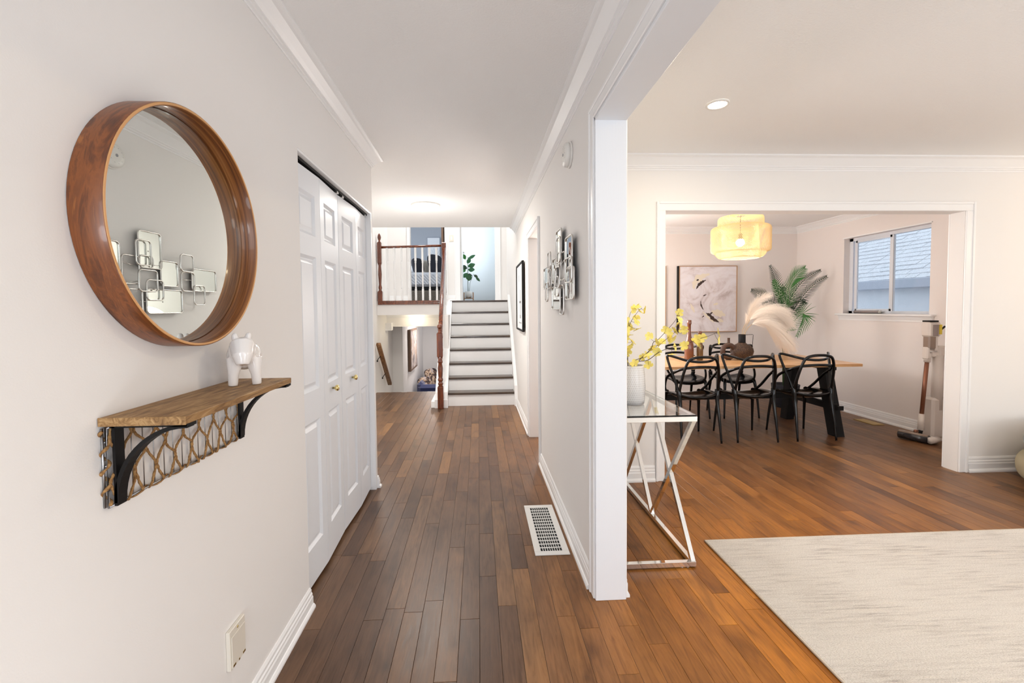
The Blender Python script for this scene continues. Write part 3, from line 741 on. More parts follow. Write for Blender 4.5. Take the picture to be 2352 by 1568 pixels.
for i in range(nW):
    # ropes meet their neighbours alternately -> honeycomb
    s_ = 1 if i % 2 else -1; pth = []
    for k, z in enumerate(zl):
        off = dy*.40*s_*(1 if (k//2) % 2 == 0 else -1)
        if k in (0, 6): off *= .3
        pth.append((xw+.004+.003*rr_.random(), cols[i]+off+rr_.uniform(-.002, .002), z+rr_.uniform(-.006, .006)))
    pth[0] = (xw, pth[0][1], pz1); pth.append((xw-.003, pth[-1][1]+.004, pz0-.004)); rope(pth)
wrap = [(xw-.003+.007*cos(k*.8), py0-.001+.007*sin(k*.8), pz0+.004+k*.0052) for k in range(31)]
mb = MB().tube(smooth_path(wrap, 2), [.0030*(1+.3*sin(k)) for k in range(61)], 7); mb.build('rope_wrap', 'rope', t)
wrap = [(xw+.005*cos(k*.75), py0+.012+k*.0082, pz0+.005*sin(k*.75)) for k in range(58)]
MB().tube(wrap, .0019, 6).build('rope_wrap', 'rope', t)

# white ceramic animal figurine
t = thing('animal_figurine', 'glossy white ceramic stub-legged animal figurine standing on the rustic shelf', 'figurine', (-.69, 1.345, sz))
cx, cy, z0 = -.686, 1.325, sz
mb = MB()
bx_, by_ = cx, cy
mb.ball((bx_, by_+.022, z0+.085), .050, 22, 16, (.92, 1.12, .88))
for dx in (-.030, .030):
    for dy_ in (-.022, .060):
        mb.tube([(bx_+dx*1.0, by_+dy_, z0+.0005), (bx_+dx*.95, by_+dy_, z0+.032), (bx_+dx*.75, by_+dy_*.9, z0+.080)], [.0125, .014, .024], 14)
mb.ball((bx_-.004, by_-.030, z0+.100), .041, 22, 16, (.88, .72, 1.0))
mb.tube([(bx_-.004, by_-.035, z0+.120), (bx_-.004, by_-.062, z0+.088), (bx_-.004, by_-.068, z0+.064)], [.033, .026, .016], 16)
for dx in (-.022, .012): mb.ball((bx_+dx, by_-.030, z0+.140), .0105, 10, 8, (.9, .9, 1.35))
mb.tube([(bx_+.02, by_+.07, z0+.115), (bx_+.028, by_+.082, z0+.085)], [.008, .006], 8)
mb.rot(radians(27), (bx_, by_, z0))
o = mb.build('body', 'ceramic', t)
md = o.modifiers.new('r', 'REMESH'); md.mode = 'VOXEL'; md.voxel_size = .0022; md.use_smooth_shade = True
md = o.modifiers.new('s', 'SMOOTH'); md.factor = .5; md.iterations = 12
# outlet cover
t = thing('outlet_cover', 'ivory flip-lid wall outlet cover low on the white wall', 'outlet', (-.775, 1.38, .305))
oy0, oy1, oz0, oz1 = 1.336, 1.424, .245, .366
MB().box(-.7748, -.762, oy0, oy1, oz0, oz1, .002).build('plate', 'ivory', t)
MB().box(-.762, -.759, oy0+.006, oy1-.006, oz0+.004, oz1-.020, .0012).build('lid', 'ivory', t)
mb = MB().lathe([(0, -.761), (.004, -.761), (.004, -.762)], (0, 1.38, oz1-.010), 'X', 10)
mb.box(-.761, -.7586, oy0+.009, oy0+.024, oz0+.006, oz0+.013).box(-.761, -.7586, oy1-.024, oy1-.009, oz0+.006, oz0+.013).box(-.761, -.7586, 1.376, 1.383, oz0+.004, oz0+.010)
mb.build('latch', 'brass', t)['kind'] = 'stuff'

# ============================================================ HALL RIGHT WALL
t = thing('smoke_detector', 'round white smoke alarm high on the hall wall beside the post', 'smoke alarm', (XR, 2.487, 2.19))
MB().lathe([(.072, XR-.001), (.072, XR-.010), (.066, XR-.012)], (0, 2.487, 2.19), 'X', 32).build('base', 'white_plastic', t)
MB().lathe([(.066, XR-.012), (.065, XR-.030), (.056, XR-.039), (.030, XR-.041), (0, XR-.041)], (0, 2.487, 2.19), 'X', 32).build('cover', 'white_plastic', t)
mb = MB()
for k in range(10):
    a = k*pi/5; mb.box(XR-.0405, XR-.0385, 2.487+.042*cos(a)-.003, 2.487+.042*cos(a)+.003, 2.19+.042*sin(a)-.001, 2.19+.042*sin(a)+.001)
mb.lathe([(.008, XR-.041), (.008, XR-.043), (0, XR-.043)], (0, 2.487, 2.19), 'X', 12)
mb.build('vent', 'grey_print', t)['kind'] = 'stuff'
# metal wall art of overlapping rounded frames
t = thing('wall_sculpture', 'silver metal wall sculpture of overlapping rounded frames and small mirrors', 'wall art', (XR, 2.8, 1.55))
XA = .498
arts = [(3.33, 3.07, 1.63, 1.48, 1, 0), (3.07, 2.95, 1.715, 1.605, 0, .012), (3.085, 2.96, 1.60, 1.475, 0, .006), (2.94, 2.79, 1.655, 1.50, 1, 0),
        (2.80, 2.625, 1.815, 1.60, 1, 0), (2.70, 2.59, 1.758, 1.612, 0, .014), (2.49, 2.31, 1.725, 1.56, 1, .003), (2.44, 2.27, 1.605, 1.475, 0, .014),
        (2.50, 2.28, 1.555, 1.385, 1, 0), (3.18, 3.07, 1.515, 1.385, 0, .012), (2.97, 2.67, 1.475, 1.33, 1, 0), (2.63, 2.52, 1.47, 1.30, 0, .008),
        (2.79, 2.66, 1.53, 1.41, 0, .012), (2.74, 2.60, 1.585, 1.46, 0, .016), (2.72, 2.62, 1.67, 1.60, 0, .008), (2.62, 2.50, 1.66, 1.50, 0, .004)]
for (ya, yb, za, zb, mir_, dx) in arts:
    yc, zc = (ya+yb)/2, (za+zb)/2; w_, h_ = abs(ya-yb), abs(za-zb); rp = rrect(w_, h_, .022)
    xx = XA-dx
    fr_ = MB().tube([(xx, yc+a, zc+b) for a, b in rp], .0042, 6, closed=True, upv=(1, 0, 0), flat=1.3).build('metal_frame', 'silver', t)
    if mir_:
        vs = [(xx+.002, yc+a*.96, zc+b*.96) for a, b in rp]+[(xx+.006, yc+a*.96, zc+b*.96) for a, b in rp]; n_ = len(rp)
        MB().add(vs, [tuple(range(n_)), tuple(range(2*n_-1, n_-1, -1))]+[(i, (i+1) % n_, n_+(i+1) % n_, n_+i) for i in range(n_)]).build('mirror_glass', 'mirror', fr_)
mb = MB()
for (y, z, y2, z2) in ((3.07, 1.55, 2.96, 1.55), (2.96, 1.63, 2.93, 1.63), (2.80, 1.62, 2.72, 1.62), (2.63, 1.52, 2.50, 1.50), (2.62, 1.60, 2.49, 1.62), (3.09, 1.50, 3.07, 1.50), (2.66, 1.40, 2.62, 1.40)):
    mb.tube([(XA, y, z), (XA, y2, z2)], .003, 6)
for (y, z) in ((3.1, 1.55), (2.7, 1.7), (2.4, 1.64), (2.8, 1.4), (2.4, 1.5)): mb.tube([(XA, y, z), (XR-.001, y, z)], .004, 6)
mb.build('connector', 'silver', t)['kind'] = 'stuff'
# framed picture by the stairs
t = thing('framed_print', 'deep black framed print with wide white mat near the foot of the stairs', 'picture', (.50, 5.25, 1.05))
fx0, fx1, fy0, fy1, fz0, fz1 = .486, .510, 4.90, 5.66, 1.075, 1.87
mb = MB()
for a, b, c_, d_ in ((fy0, fy1, fz0, fz0+.022), (fy0, fy1, fz1-.022, fz1), (fy0, fy0+.022, fz0+.022, fz1-.022), (fy1-.022, fy1, fz0+.022, fz1-.022)): mb.box(fx0, fx1, a, b, c_, d_, .002)
mb.build('frame', 'black', t)
MB().box(.497, .508, fy0+.02, fy1-.02, fz0+.02, fz1-.02).build('mat_board', 'white_paper', t)
mb = MB()
for k, (a, b, c_, d_) in enumerate(((5.16, 5.30, 1.22, 1.26), (5.2, 5.26, 1.26, 1.56), (5.14, 5.34, 1.40, 1.425), (5.36, 5.40, 1.66, 1.74), (5.1, 5.4, 1.16, 1.175))): mb.box(.4962, .4968, a, b, c_, d_)
mb.build('print', 'grey_print', t)
MB().box(.510, .5235, fy0+.06, fy1-.06, fz0+.04, fz1-.03).build('back_batten', 'bark', t)
t = thing('light_switch', 'white rocker light switch between the black frame and the hall doorway', 'switch', (XR, 4.73, 1.29))
MB().box(XR-.006, XR-.0005, 4.69, 4.765, 1.235, 1.35, .002).build('plate', 'white_plastic', t)
MB().box(XR-.009, XR-.006, 4.712, 4.743, 1.26, 1.325, .001).build('rocker', 'white_plastic', t)
t = thing('light_switch', 'white light switch upstairs between the bedroom and guest room doors', 'switch', (-.475, YU, 2.62))
MB().box(-.51, -.435, YU-.006, YU-.0005, 2.56, 2.68, .002).build('plate', 'ivory', t)
MB().box(-.488, -.457, YU-.009, YU-.006, 2.585, 2.655, .001).build('rocker', 'white_plastic', t)
# floor vents
t = thing('floor_register', 'white slotted floor vent register beside the hall baseboard', 'vent', (.39, 2.63, 0))
vx0, vx1, vy0, vy1 = .292, .482, 2.327, 2.932
mb = MB()
for a, b, c_, d_ in ((vx0, vx1, vy0, vy0+.038), (vx0, vx1, vy1-.038, vy1), (vx0, vx0+.036, vy0+.038, vy1-.038), (vx1-.036, vx1, vy0+.038, vy1-.038)): mb.box(a, b, c_, d_, .0004, .006, .0015)
mb.build('frame', 'white_plastic', t)
MB().box(vx0+.03, vx1-.03, vy0+.03, vy1-.03, .0003, .0012).build('duct', 'dark', t)
nv_ = 9
for k in range(1, nv_):
    x = vx0+.036+(vx1-vx0-.072)*k/nv_; MB().box(x-.0016, x+.0016, vy0+.036, vy1-.036, .0012, .0052).build('louver', 'white_plastic', t)
mb = MB()
for k in range(1, 14):
    y = vy0+.038+(vy1-vy0-.076)*k/14; mb.box(vx0+.034, vx1-.034, y-.0035, y+.0035, .0012, .0042)
mb.build('crossbar', 'white_plastic', t)['kind'] = 'stuff'
t = thing('brass_register', 'small brass floor vent register below the dining room window', 'vent', (4.45, 4.8, 0))
MB().box(4.37, 4.50, 4.66, 4.93, .0005, .006, .002).build('frame', 'bronze_reg', t)
mb = MB()
for k in range(9): mb.box(4.385, 4.485, 4.685+k*.026, 4.695+k*.026, .006, .0075)
mb.build('louver', 'brass', t)['kind'] = 'stuff'

# ============================================================ CEILING LIGHTS
t = thing('flush_ceiling_light', 'flush round white ceiling light in the hallway before the stairs', 'ceiling light', (-.55, 4.82, CZ-.03))
MB().lathe([(.155, CZ-.0005), (.155, CZ-.012), (.140, CZ-.016), (.138, CZ-.012)], (-.55, 4.82, 0), 'Z', 40, caps=False).build('trim_ring', 'white_plastic', t)
MB().lathe([(.138, CZ-.010), (.125, CZ-.020), (0, CZ-.024)], (-.55, 4.82, 0), 'Z', 40).build('diffuser', 'lamp', t)
t = thing('recessed_downlight', 'small round recessed downlight in the living room ceiling', 'ceiling light', (1.34, 2.44, CZ-.012))
MB().lathe([(.062, CZ-.0005), (.062, CZ-.006), (.050, CZ-.008), (.048, CZ-.003)], (1.34, 2.44, 0), 'Z', 32, caps=False).build('trim_ring', 'white_plastic', t)
MB().lathe([(.048, CZ-.003), (0, CZ-.003)], (1.34, 2.44, 0), 'Z', 32).build('diffuser', 'lampw', t)

# ============================================================ LIVING ROOM
# rug
t = thing('area_rug', 'large cream and grey streaked area rug on the living room floor', 'rug', (2.8, 1.2, 0))
MB().box(1.275, 4.55, -1.3, 2.405, .0008, .011, .003).build('pile', 'rug', t)
mb = MB().tube([(1.272, -1.3, .006), (1.272, 2.407, .006), (4.55, 2.407, .006)], .006, 6); mb.build('binding', 'rug_edge', t)
# glass console table
t = thing('console_table', 'narrow chrome console table with glass top and crossed bars behind the post', 'console table', (.89, 2.7, 0))
ax0, ax1, ay0, ay1, az = .69, 1.10, 2.165, 3.275, .79
q = .0125
def bar(a, b, w_=.011):
    return MB().tube([a, b], w_*1.414, 4, smooth=False, upv=(1, .0001, 0) if abs(a[0]-b[0]) < 1e-4 else (0, 1, .0001))
def railset(z):
    mb = MB(); s_ = .0125
    mb.box(ax0, ax1, ay0, ay0+2*s_, z-s_, z+s_, .001).box(ax0, ax1, ay1-2*s_, ay1, z-s_, z+s_, .001).box(ax0, ax0+2*s_, ay0+2*s_, ay1-2*s_, z-s_, z+s_, .001).box(ax1-2*s_, ax1, ay0+2*s_, ay1-2*s_, z-s_, z+s_, .001)
    return mb
railset(.770).build('top_frame', 'chrome', t); railset(.020).build('base_frame', 'chrome', t)
ymid = (ay0+ay1)/2
for x in (ax0+.0125, ax1-.0125):
    for (ya, za, yb, zb) in ((ay0+.014, .765, ymid, .025), (ay0+.014, .025, ymid, .765), (ymid, .765, ay1-.014, .025), (ymid, .025, ay1-.014, .765)):
        bar((x, ya, za), (x, yb, zb)).build('cross_bar', 'chrome', t)
MB().box(ax0+.003, ax1-.003, ay0+.003, ay1-.003, .7826, .7906, .001).build('glass_top', 'glass', t)
for x in (ax0+.04, ax1-.04, ax1-.07):
    for y in (ay0+.012, ay1-.012): MB().lathe([(.006, .0005), (.006, .0078)], (x, y, 0), 'Z', 8).build('foot', 'white_plastic', t)
# white vase with dimple dots
VC = (.865, 2.46); vz = .7912
t = thing('ceramic_vase', 'white cylindrical vase with rows of tiny dots on the glass console', 'vase', (VC[0], VC[1], vz))
prof = [(0, vz), (.062, vz), (.068, vz+.004), (.072, vz+.03), (.0755, vz+.09), (.073, vz+.15), (.066, vz+.212), (.065, vz+.220), (.061, vz+.220), (.062, vz+.21), (.068, vz+.15), (.070, vz+.09), (.064, vz+.02), (0, vz+.012)]
MB().lathe(prof, (VC[0], VC[1], 0), 'Z', 40).build('body', 'vase_white', t)
mb = MB()
def rad(h):
    pts = [(0, .068), (.03, .072), (.09, .0755), (.15, .073), (.212, .066), (.3, .065)]
    for (a, ra), (b, rb2) in zip(pts, pts[1:]):
        if a <= h <= b: return ra+(rb2-ra)*(h-a)/(b-a)
for i in range(17):
    h = .012+i*.0122; r_ = rad(h)+.0001
    for k in range(44):
        a = 2*pi*(k+.5*(i % 2))/44; e = .0011
        c0 = Vector((VC[0]+r_*cos(a), VC[1]+r_*sin(a), vz+h)); tx = Vector((-sin(a), cos(a), 0))*e; tz = Vector((0, 0, e))
        mb.quad(c0-tx-tz, c0+tx-tz, c0+tx+tz, c0-tx+tz)
o = mb.build('dot_pattern', 'bark', t); o['kind'] = 'stuff'
# forsythia like branches
def fp(zx, zy, y=2.42): return Vector((.915+(zx-359.3)*.000373, y, 1.35-(zy-65.3)*.000369))
brs = [([(150, 975), (150, 840), (110, 720), (95, 560), (170, 400), (200, 230), (260, 110)], 2.44, 'leftmost'),
       ([(175, 975), (150, 760), (150, 600), (230, 345), (340, 185), (420, 110)], 2.47, 'tall upright'),
       ([(230, 975), (460, 735), (510, 630), (600, 580), (845, 320), (905, 210)], 2.40, 'steepest'),
       ([(235, 975), (400, 870), (560, 740), (700, 660), (830, 570), (980, 455)], 2.46, 'middle'),
       ([(240, 970), (440, 900), (620, 770), (860, 690), (1100, 620), (1210, 575), (1330, 535), (1440, 480)], 2.43, 'longest lowest')]
blos = [(250, 130), (340, 95), (430, 140), (120, 300), (340, 270), (300, 330), (210, 380), (140, 450), (230, 450), (330, 430), (170, 570), (130, 600), (260, 640), (210, 690), (130, 760), (110, 790), (120, 920), (205, 945), (440, 530), (550, 630), (560, 760), (450, 850), (470, 985), (390, 790), (700, 440), (740, 480), (660, 650), (730, 640), (820, 580), (840, 560), (930, 480), (1060, 450), (940, 180), (930, 300), (980, 350), (830, 710), (960, 680), (790, 800), (1150, 590), (1230, 560), (1410, 490), (1440, 600), (1180, 670), (90, 480), (190, 510), (100, 690), (160, 790), (310, 110), (370, 170), (870, 600), (700, 670), (530, 720), (590, 780), (410, 880), (1120, 640), (1000, 380)]
things = []
names = ['yellow blossom branch leaning left against the post in the dotted vase', 'tall upright yellow blossom branch in the dotted vase', 'steep yellow blossom branch reaching highest to the right of the vase', 'middle of three yellow blossom branches slanting right from the vase', 'longest yellow blossom branch arching low towards the brown bottles']
dense = []
for (P, y, nm), lab in zip(brs, names):
    tt = thing('blossom_branch', lab, 'flower branch', (VC[0], VC[1], vz+.2), 'yellow blossom branches in the dotted vase')
    pts = [Vector((VC[0], VC[1]+.01, vz+.06))]+[fp(a, b, y+(k*.006 if nm != 'longest lowest' else -k*.008)) for k, (a, b) in enumerate(P)]
    sp = smooth_path(pts, 6); n_ = len(sp)
    MB().tube(sp, [.0022*(1-.6*i/n_) for i in range(n_)], 6).build('stem', 'twig', tt); things.append(tt); dense.append(sp)
def petal_mesh(seed):
    rr = random.Random(seed); mb = MB(); n_ = 5
    ax = Vector((rr.uniform(-1, 1), rr.uniform(-1.2, -.3), rr.uniform(-.6, 1))).normalized()
    u_ = ax.orthogonal().normalized(); v_ = ax.cross(u_)
    for k in range(n_):
        a = 2*pi*k/n_+rr.uniform(-.2, .2); d_ = u_*cos(a)+v_*sin(a); s_ = ax.cross(d_); L = rr.uniform(.021, .028); W_ = L*.40
        c0 = Vector((0, 0, 0)); p = [c0, c0+d_*L*.4+s_*W_*.8+ax*L*.25, c0+d_*L*.8+s_*W_+ax*L*.30, c0+d_*L+ax*L*.22, c0+d_*L*.8-s_*W_+ax*L*.30, c0+d_*L*.4-s_*W_*.8+ax*L*.25, c0+d_*L*.55+ax*L*.18]
        mb.add(p, [(0, 1, 6), (1, 2, 6), (2, 3, 6), (3, 4, 6), (4, 5, 6), (5, 0, 6)], True)
        q_ = [x-ax*.0006 for x in p]; mb.add(q_, [(6, 1, 0), (6, 2, 1), (6, 3, 2), (6, 4, 3), (6, 5, 4), (6, 0, 5)], True)
    mb.ball(tuple(ax*.002), .0022, 6, 4); return mb
pms = []
for sd in range(7):
    o = petal_mesh(sd).build('blossom', 'petal', None, local=True); pms.append(o.data); bpy.data.objects.remove(o)
for k, (zx, zy) in enumerate(blos):
    c0 = fp(zx, zy, 2.43); best = None
    for bi, sp in enumerate(dense):
        for p in sp[5:]:
            d2 = (p.x-c0.x)**2+(p.z-c0.z)**2
            if best is None or d2 < best[0]: best = (d2, bi, p)
    p = best[2]; tt = things[best[1]]; c0.y = p.y+random.uniform(-.02, .02)
    if (c0-p).length > .012: MB().tube([p, (p+c0)/2+Vector((0, 0, -.004)), c0], .0009, 5).build('twig', 'twig', tt)
    o = bpy.data.objects.new('blossom', pms[k % 7]); COL.objects.link(o); o.parent = tt; o.location = c0-tt.location; o.rotation_euler = (random.uniform(-.6, .6), random.uniform(-1, 1), random.uniform(-.6, .6)); s_ = random.uniform(.95, 1.25); o.scale = (s_, s_, s_)
# armchair at the right edge
t = thing('armchair', 'rounded beige and grey upholstered armchair at the right edge of the living room', 'armchair', (4.33, 2.69, 0))
def shell(R1, R2, z0, z1, a0, a1, cx, cy, nm, m_, rnd=.05, lean=0):
    vs = []; fs = []; na = 28; prof = []
    nz = 8
    outer = []; 
    for k in range(nz+1):
        u = k/nz; z = z0+(z1-z0)*u; b = sin(min(1, max(0, u))*pi)**.35*rnd; outer.append((R1-rnd+b+lean*u, z))
    inner = [(R2+rnd*.4-(sin(k/nz*pi)**.35)*rnd*.4, z0+(z1-z0)*k/nz) for k in range(nz, -1, -1)]
    loop = outer+inner; L = len(loop)
    for i in range(na+1):
        a = radians(a0+(a1-a0)*i/na)
        for r_, z in loop: vs.append((cx+r_*cos(a), cy+r_*sin(a), z))
    for i in range(na):
        for k in range(L): fs.append((i*L+k, i*L+(k+1) % L, i*L+L+(k+1) % L, i*L+L+k))
    fs += [tuple(range(L)), tuple(na*L+k for k in range(L))]
    return MB().add(vs, fs, True).build(nm, m_, t)
shell(.55, .30, .04, .235, 40, 300, 4.39, 2.69, 'base_shell', 'beige_fabric', .07)
shell(.535, .36, .21, .45, 20, 200, 4.40, 2.67, 'backrest', 'grey_fabric', .10)
shell(.50, .36, .05, .34, 185, 235, 4.42, 2.66, 'arm', 'grey_fabric', .08)
MB().ball((4.32, 2.69, .30), .34, 24, 12, (1, 1, .36), .8).build('seat_cushion', 'beige_fabric', t)
MB().box(3.865, 3.90, 2.50, 2.66, .10, .36, .015).build('throw_trim', 'throw', t)
for a, b in ((4.1, 2.46), (4.56, 2.46), (4.1, 2.92), (4.56, 2.92)): MB().lathe([(.018, .0005), (.022, .05)], (a, b, 0), 'Z', 10).build('leg', 'black', t)

# ============================================================ DINING ROOM
# table
tx0, tx1, ty0, ty1, tz = 1.45, 3.93, 4.33, 5.27, .735
t = thing('dining_table', 'long trestle dining table with honey wood top and black legs', 'table', (2.66, 4.69, 0))
npk = 7; pw = (ty1-ty0)/npk
for k in range(npk):
    mb = MB().box(tx0, tx1, ty0+k*pw+.0004, ty0+(k+1)*pw-.0004, tz-.028, tz, .0012); mb.build('top_plank', 'table_wood', t)
def plank2(p0, p1, wx, wy, nm, m_='black'):
    # straight beam from p0 to p1 with rectangular section
    vs = []
    for p in (p0, p1):
        x, y, z = p; vs += [(x-wx, y-wy, z), (x+wx, y-wy, z), (x+wx, y+wy, z), (x-wx, y+wy, z)]
    return MB().add(vs, [(0, 3, 2, 1), (4, 5, 6, 7), (0, 1, 5, 4), (1, 2, 6, 5), (2, 3, 7, 6), (3, 0, 4, 7)]).build(nm, m_, t)
for xl in (1.72, 3.655):
    plank2((xl, 4.325, .0005), (xl, 4.50, .707), .045, .055, 'leg'); plank2((xl, 5.05, .0005), (xl, 4.96, .707), .045, .055, 'leg')
    MB().box(xl-.025, xl+.025, 4.32, 5.06, .26, .325, .003).build('cross_rail', 'black', t)
    MB().box(xl-.04, xl+.04, 4.38, 5.0, .665, .7065, .003).build('top_rail', 'black', t)
    MB().box(xl-.03, xl+.03, 4.27, 4.285, .27, .315, .002).build('wedge', 'black', t)
MB().box(1.60, 3.78, 4.665, 4.715, .325, .39, .003).build('stretcher', 'black', t)
# chair
def make_chair():
    t = thing('dining_chair', '-', 'chair', (0, 0, 0)); t['label'] = 'chair'
    def T(nm, pts, r, sub=5, mirror=True, seg=10, flat=1):
        P = [Vector(p) for p in pts]
        if mirror: P = P+[Vector((-p.x, p.y, p.z)) for p in reversed(P[:-1])]
        sp = smooth_path(P, sub); n_ = len(sp)
        rs = r if not isinstance(r, (list, tuple)) else [r[0]+(r[1]-r[0])*i/(n_-1) for i in range(n_)]
        return MB().tube(sp, rs, seg, flat).build(nm, 'gloss_black', t, local=True)
    # seat shell
    mb = MB(); nu, nv2 = 14, 12; vs = []; fs = []
    for side in (0, 1):
        for j in range(nv2+1):
            for i in range(nu+1):
                u = i/nu*2-1; v = j/nv2
                wdt = .205+.022*sin(v*pi)-(.02 if v < .1 else 0)
                y = -.175+v*.40-(.05*abs(u)**3)*(v)+(.03*abs(u)**3)*(1-v)
                z = .452+.022*abs(u)**2.2-.020*sin(min(v*1.1, 1)*pi)*(1-u*u)-.028*max(0, v-.82)/.18+.01*(1-v)
                vs.append((wdt*u, y, z-(.014+.030*(1-u*u)*sin(pi*min(1, max(0, v*.9+.08))))*side))
    st_ = (nu+1)*(nv2+1)
    for j in range(nv2):
        for i in range(nu):
            a = j*(nu+1)+i; fs.append((a, a+1, a+nu+2, a+nu+1)); fs.append((st_+a+nu+1, st_+a+nu+2, st_+a+1, st_+a))
    for i in range(nu): fs.append((i, st_+i, st_+i+1, i+1)); b = nv2*(nu+1)+i; fs.append((b+1, st_+b+1, st_+b, b))
    for j in range(nv2): a = j*(nu+1); fs.append((a+nu+1, st_+a+nu+1, st_+a, a)); b = a+nu; fs.append((b, st_+b, st_+b+nu+1, b+nu+1))
    MB().add(vs, fs, True).build('seat', 'gloss_black', t, local=True)
    for s_ in (-1, 1):
        MB().tube(smooth_path([(s_*.200, -.200, 0), (s_*.196, -.172, .20), (s_*.190, -.140, .38), (s_*.193, -.128, .47), (s_*.200, -.120, .52)], 4), [.0095+.0145*min(1, i/12)**1.3 for i in range(17)], 10).build('rear_leg', 'gloss_black', t, local=True)
        MB().tube(smooth_path([(s_*.210, .245, 0), (s_*.198, .225, .22), (s_*.180, .195, .42), (s_*.170, .17, .455)], 4), [.0095+.012*min(1, i/10)**1.3 for i in range(13)], 10).build('front_leg', 'gloss_black', t, local=True)
        # armrest front limb: from front of seat up to the sweeping low back band
        MB().tube(smooth_path([(s_*.185, .17, .450), (s_*.225, .12, .52), (s_*.245, .03, .625), (s_*.225, -.08, .690)], 5), .013, 10).build('arm', 'gloss_black', t, local=True)
        MB().lathe([(.009, .0002), (.009, .006)], (s_*.200, -.200, 0), 'Z', 8).build('foot_cap', 'white_plastic', t, local=True)
    T('arm_loop', [(-.198, -.125, .50), (-.222, -.085, .62), (-.252, -.035, .76), (-.262, -.010, .835), (-.250, -.020, .852), (-.215, -.065, .842), (-.12, -.160, .812), (0, -.195, .802)], .0125)
    T('back_arch', [(-.196, -.130, .50), (-.188, -.155, .60), (-.172, -.185, .72), (-.140, -.205, .815), (-.085, -.218, .845), (0, -.222, .852)], .0135)
    T('low_back_band', [(-.225, -.08, .690), (-.195, -.14, .722), (-.14, -.185, .745), (0, -.208, .755)], .0135)
    return t
ch = make_chair()
def set_lab(o, l): o['label'] = l; o['group'] = 'black moulded chairs around the dining table'
near = [(2.145, 4.345, .03, 'black looped-back dining chair on the near side of the table, closest to the console'),
        (2.72, 4.35, -.02, 'black looped-back dining chair in the middle of the near side of the table'),
        (3.315, 4.355, .02, 'black looped-back dining chair on the near side nearest the window wall')]
far = [(1.78, 5.33, pi, 'black looped-back dining chair on the far side half hidden by the opening edge'),
       (2.52, 5.33, pi+.04, 'black looped-back dining chair on the far side behind the two brown bottles'),
       (3.13, 5.33, pi-.03, 'black looped-back dining chair on the far side behind the round dark vase')]
for i, (x, y, a, l) in enumerate(near+far):
    o = ch if i == 0 else copy_tree(ch); o.location = (x, y, .0006); o.rotation_euler = (0, 0, a); set_lab(o, l)
# things on the table
zt = tz+.0006
t = thing('glass_bottle', 'taller reddish brown glass bottle on the dining table', 'bottle', (2.365, 4.86, zt))
MB().lathe([(0, 0), (.044, 0), (.049, .01), (.049, .15), (.043, .20), (.024, .27), (.019, .32), (.019, .41), (.023, .415), (.023, .44), (.019, .45), (.014, .45), (.014, .44), (.013, .30)], (2.365, 4.86, zt), 'Z', 28).build('body', 'amber', t)
MB().lathe([(.0235, .405), (.0245, .41), (.0245, .445), (.022, .453), (.014, .453)], (2.365, 4.86, zt), 'Z', 24).build('lip', 'amber', t)
t = thing('glass_bottle', 'shorter olive brown glass bottle beside the tall one', 'bottle', (2.487, 4.855, zt))
MB().lathe([(0, 0), (.031, 0), (.035, .01), (.035, .13), (.032, .17), (.019, .22), (.015, .26), (.015, .30), (.019, .305), (.019, .32), (.012, .325), (.012, .29)], (2.487, 4.855, zt), 'Z', 24).build('body', 'amber2', t)
MB().lathe([(.0165, .296), (.0205, .300), (.0205, .322), (.012, .327)], (2.487, 4.855, zt), 'Z', 20).build('lip', 'amber', t)
t = thing('ring_vase', 'dark brown ring-shaped stoneware vase with short neck', 'vase', (2.805, 4.83, zt))
cx, cy, cz_ = 2.805, 4.83, zt+.098
MB().tube([(cx+.068*cos(a), cy, cz_+.070*sin(a)) for a in [2*pi*k/40 for k in range(40)]], .0265, 16, closed=True).build('body', 'donut', t)
MB().lathe([(.016, cz_+.085), (.0135, cz_+.10), (.0135, cz_+.145), (.016, cz_+.150), (.010, cz_+.150), (.010, cz_+.12)], (cx, cy, 0), 'Z', 20).build('neck', 'donut', t)
MB().lathe([(.030, zt), (.026, zt+.008)], (cx, cy, 0), 'Z', 18).build('foot', 'donut', t)
t = thing('jug_vase', 'round speckled brown vase with straight black neck and thin handle', 'vase', (2.965, 4.84, zt))
cx, cy = 2.965, 4.84
MB().lathe([(0, 0), (.05, 0), (.085, .022), (.112, .06), (.120, .095), (.112, .13), (.085, .160), (.050, .180), (.038, .192)], (cx, cy, zt), 'Z', 36).build('body', 'vase_dark', t)
MB().lathe([(.038, .190), (.037, .20), (.037, .285), (.032, .286), (.032, .20)], (cx, cy, zt), 'Z', 24).build('neck', 'black', t)
MB().tube([(cx+.03, cy, zt+.280), (cx+.125, cy, zt+.282), (cx+.131, cy, zt+.276), (cx+.118, cy, zt+.125)], .0028, 8).build('handle', 'black', t)
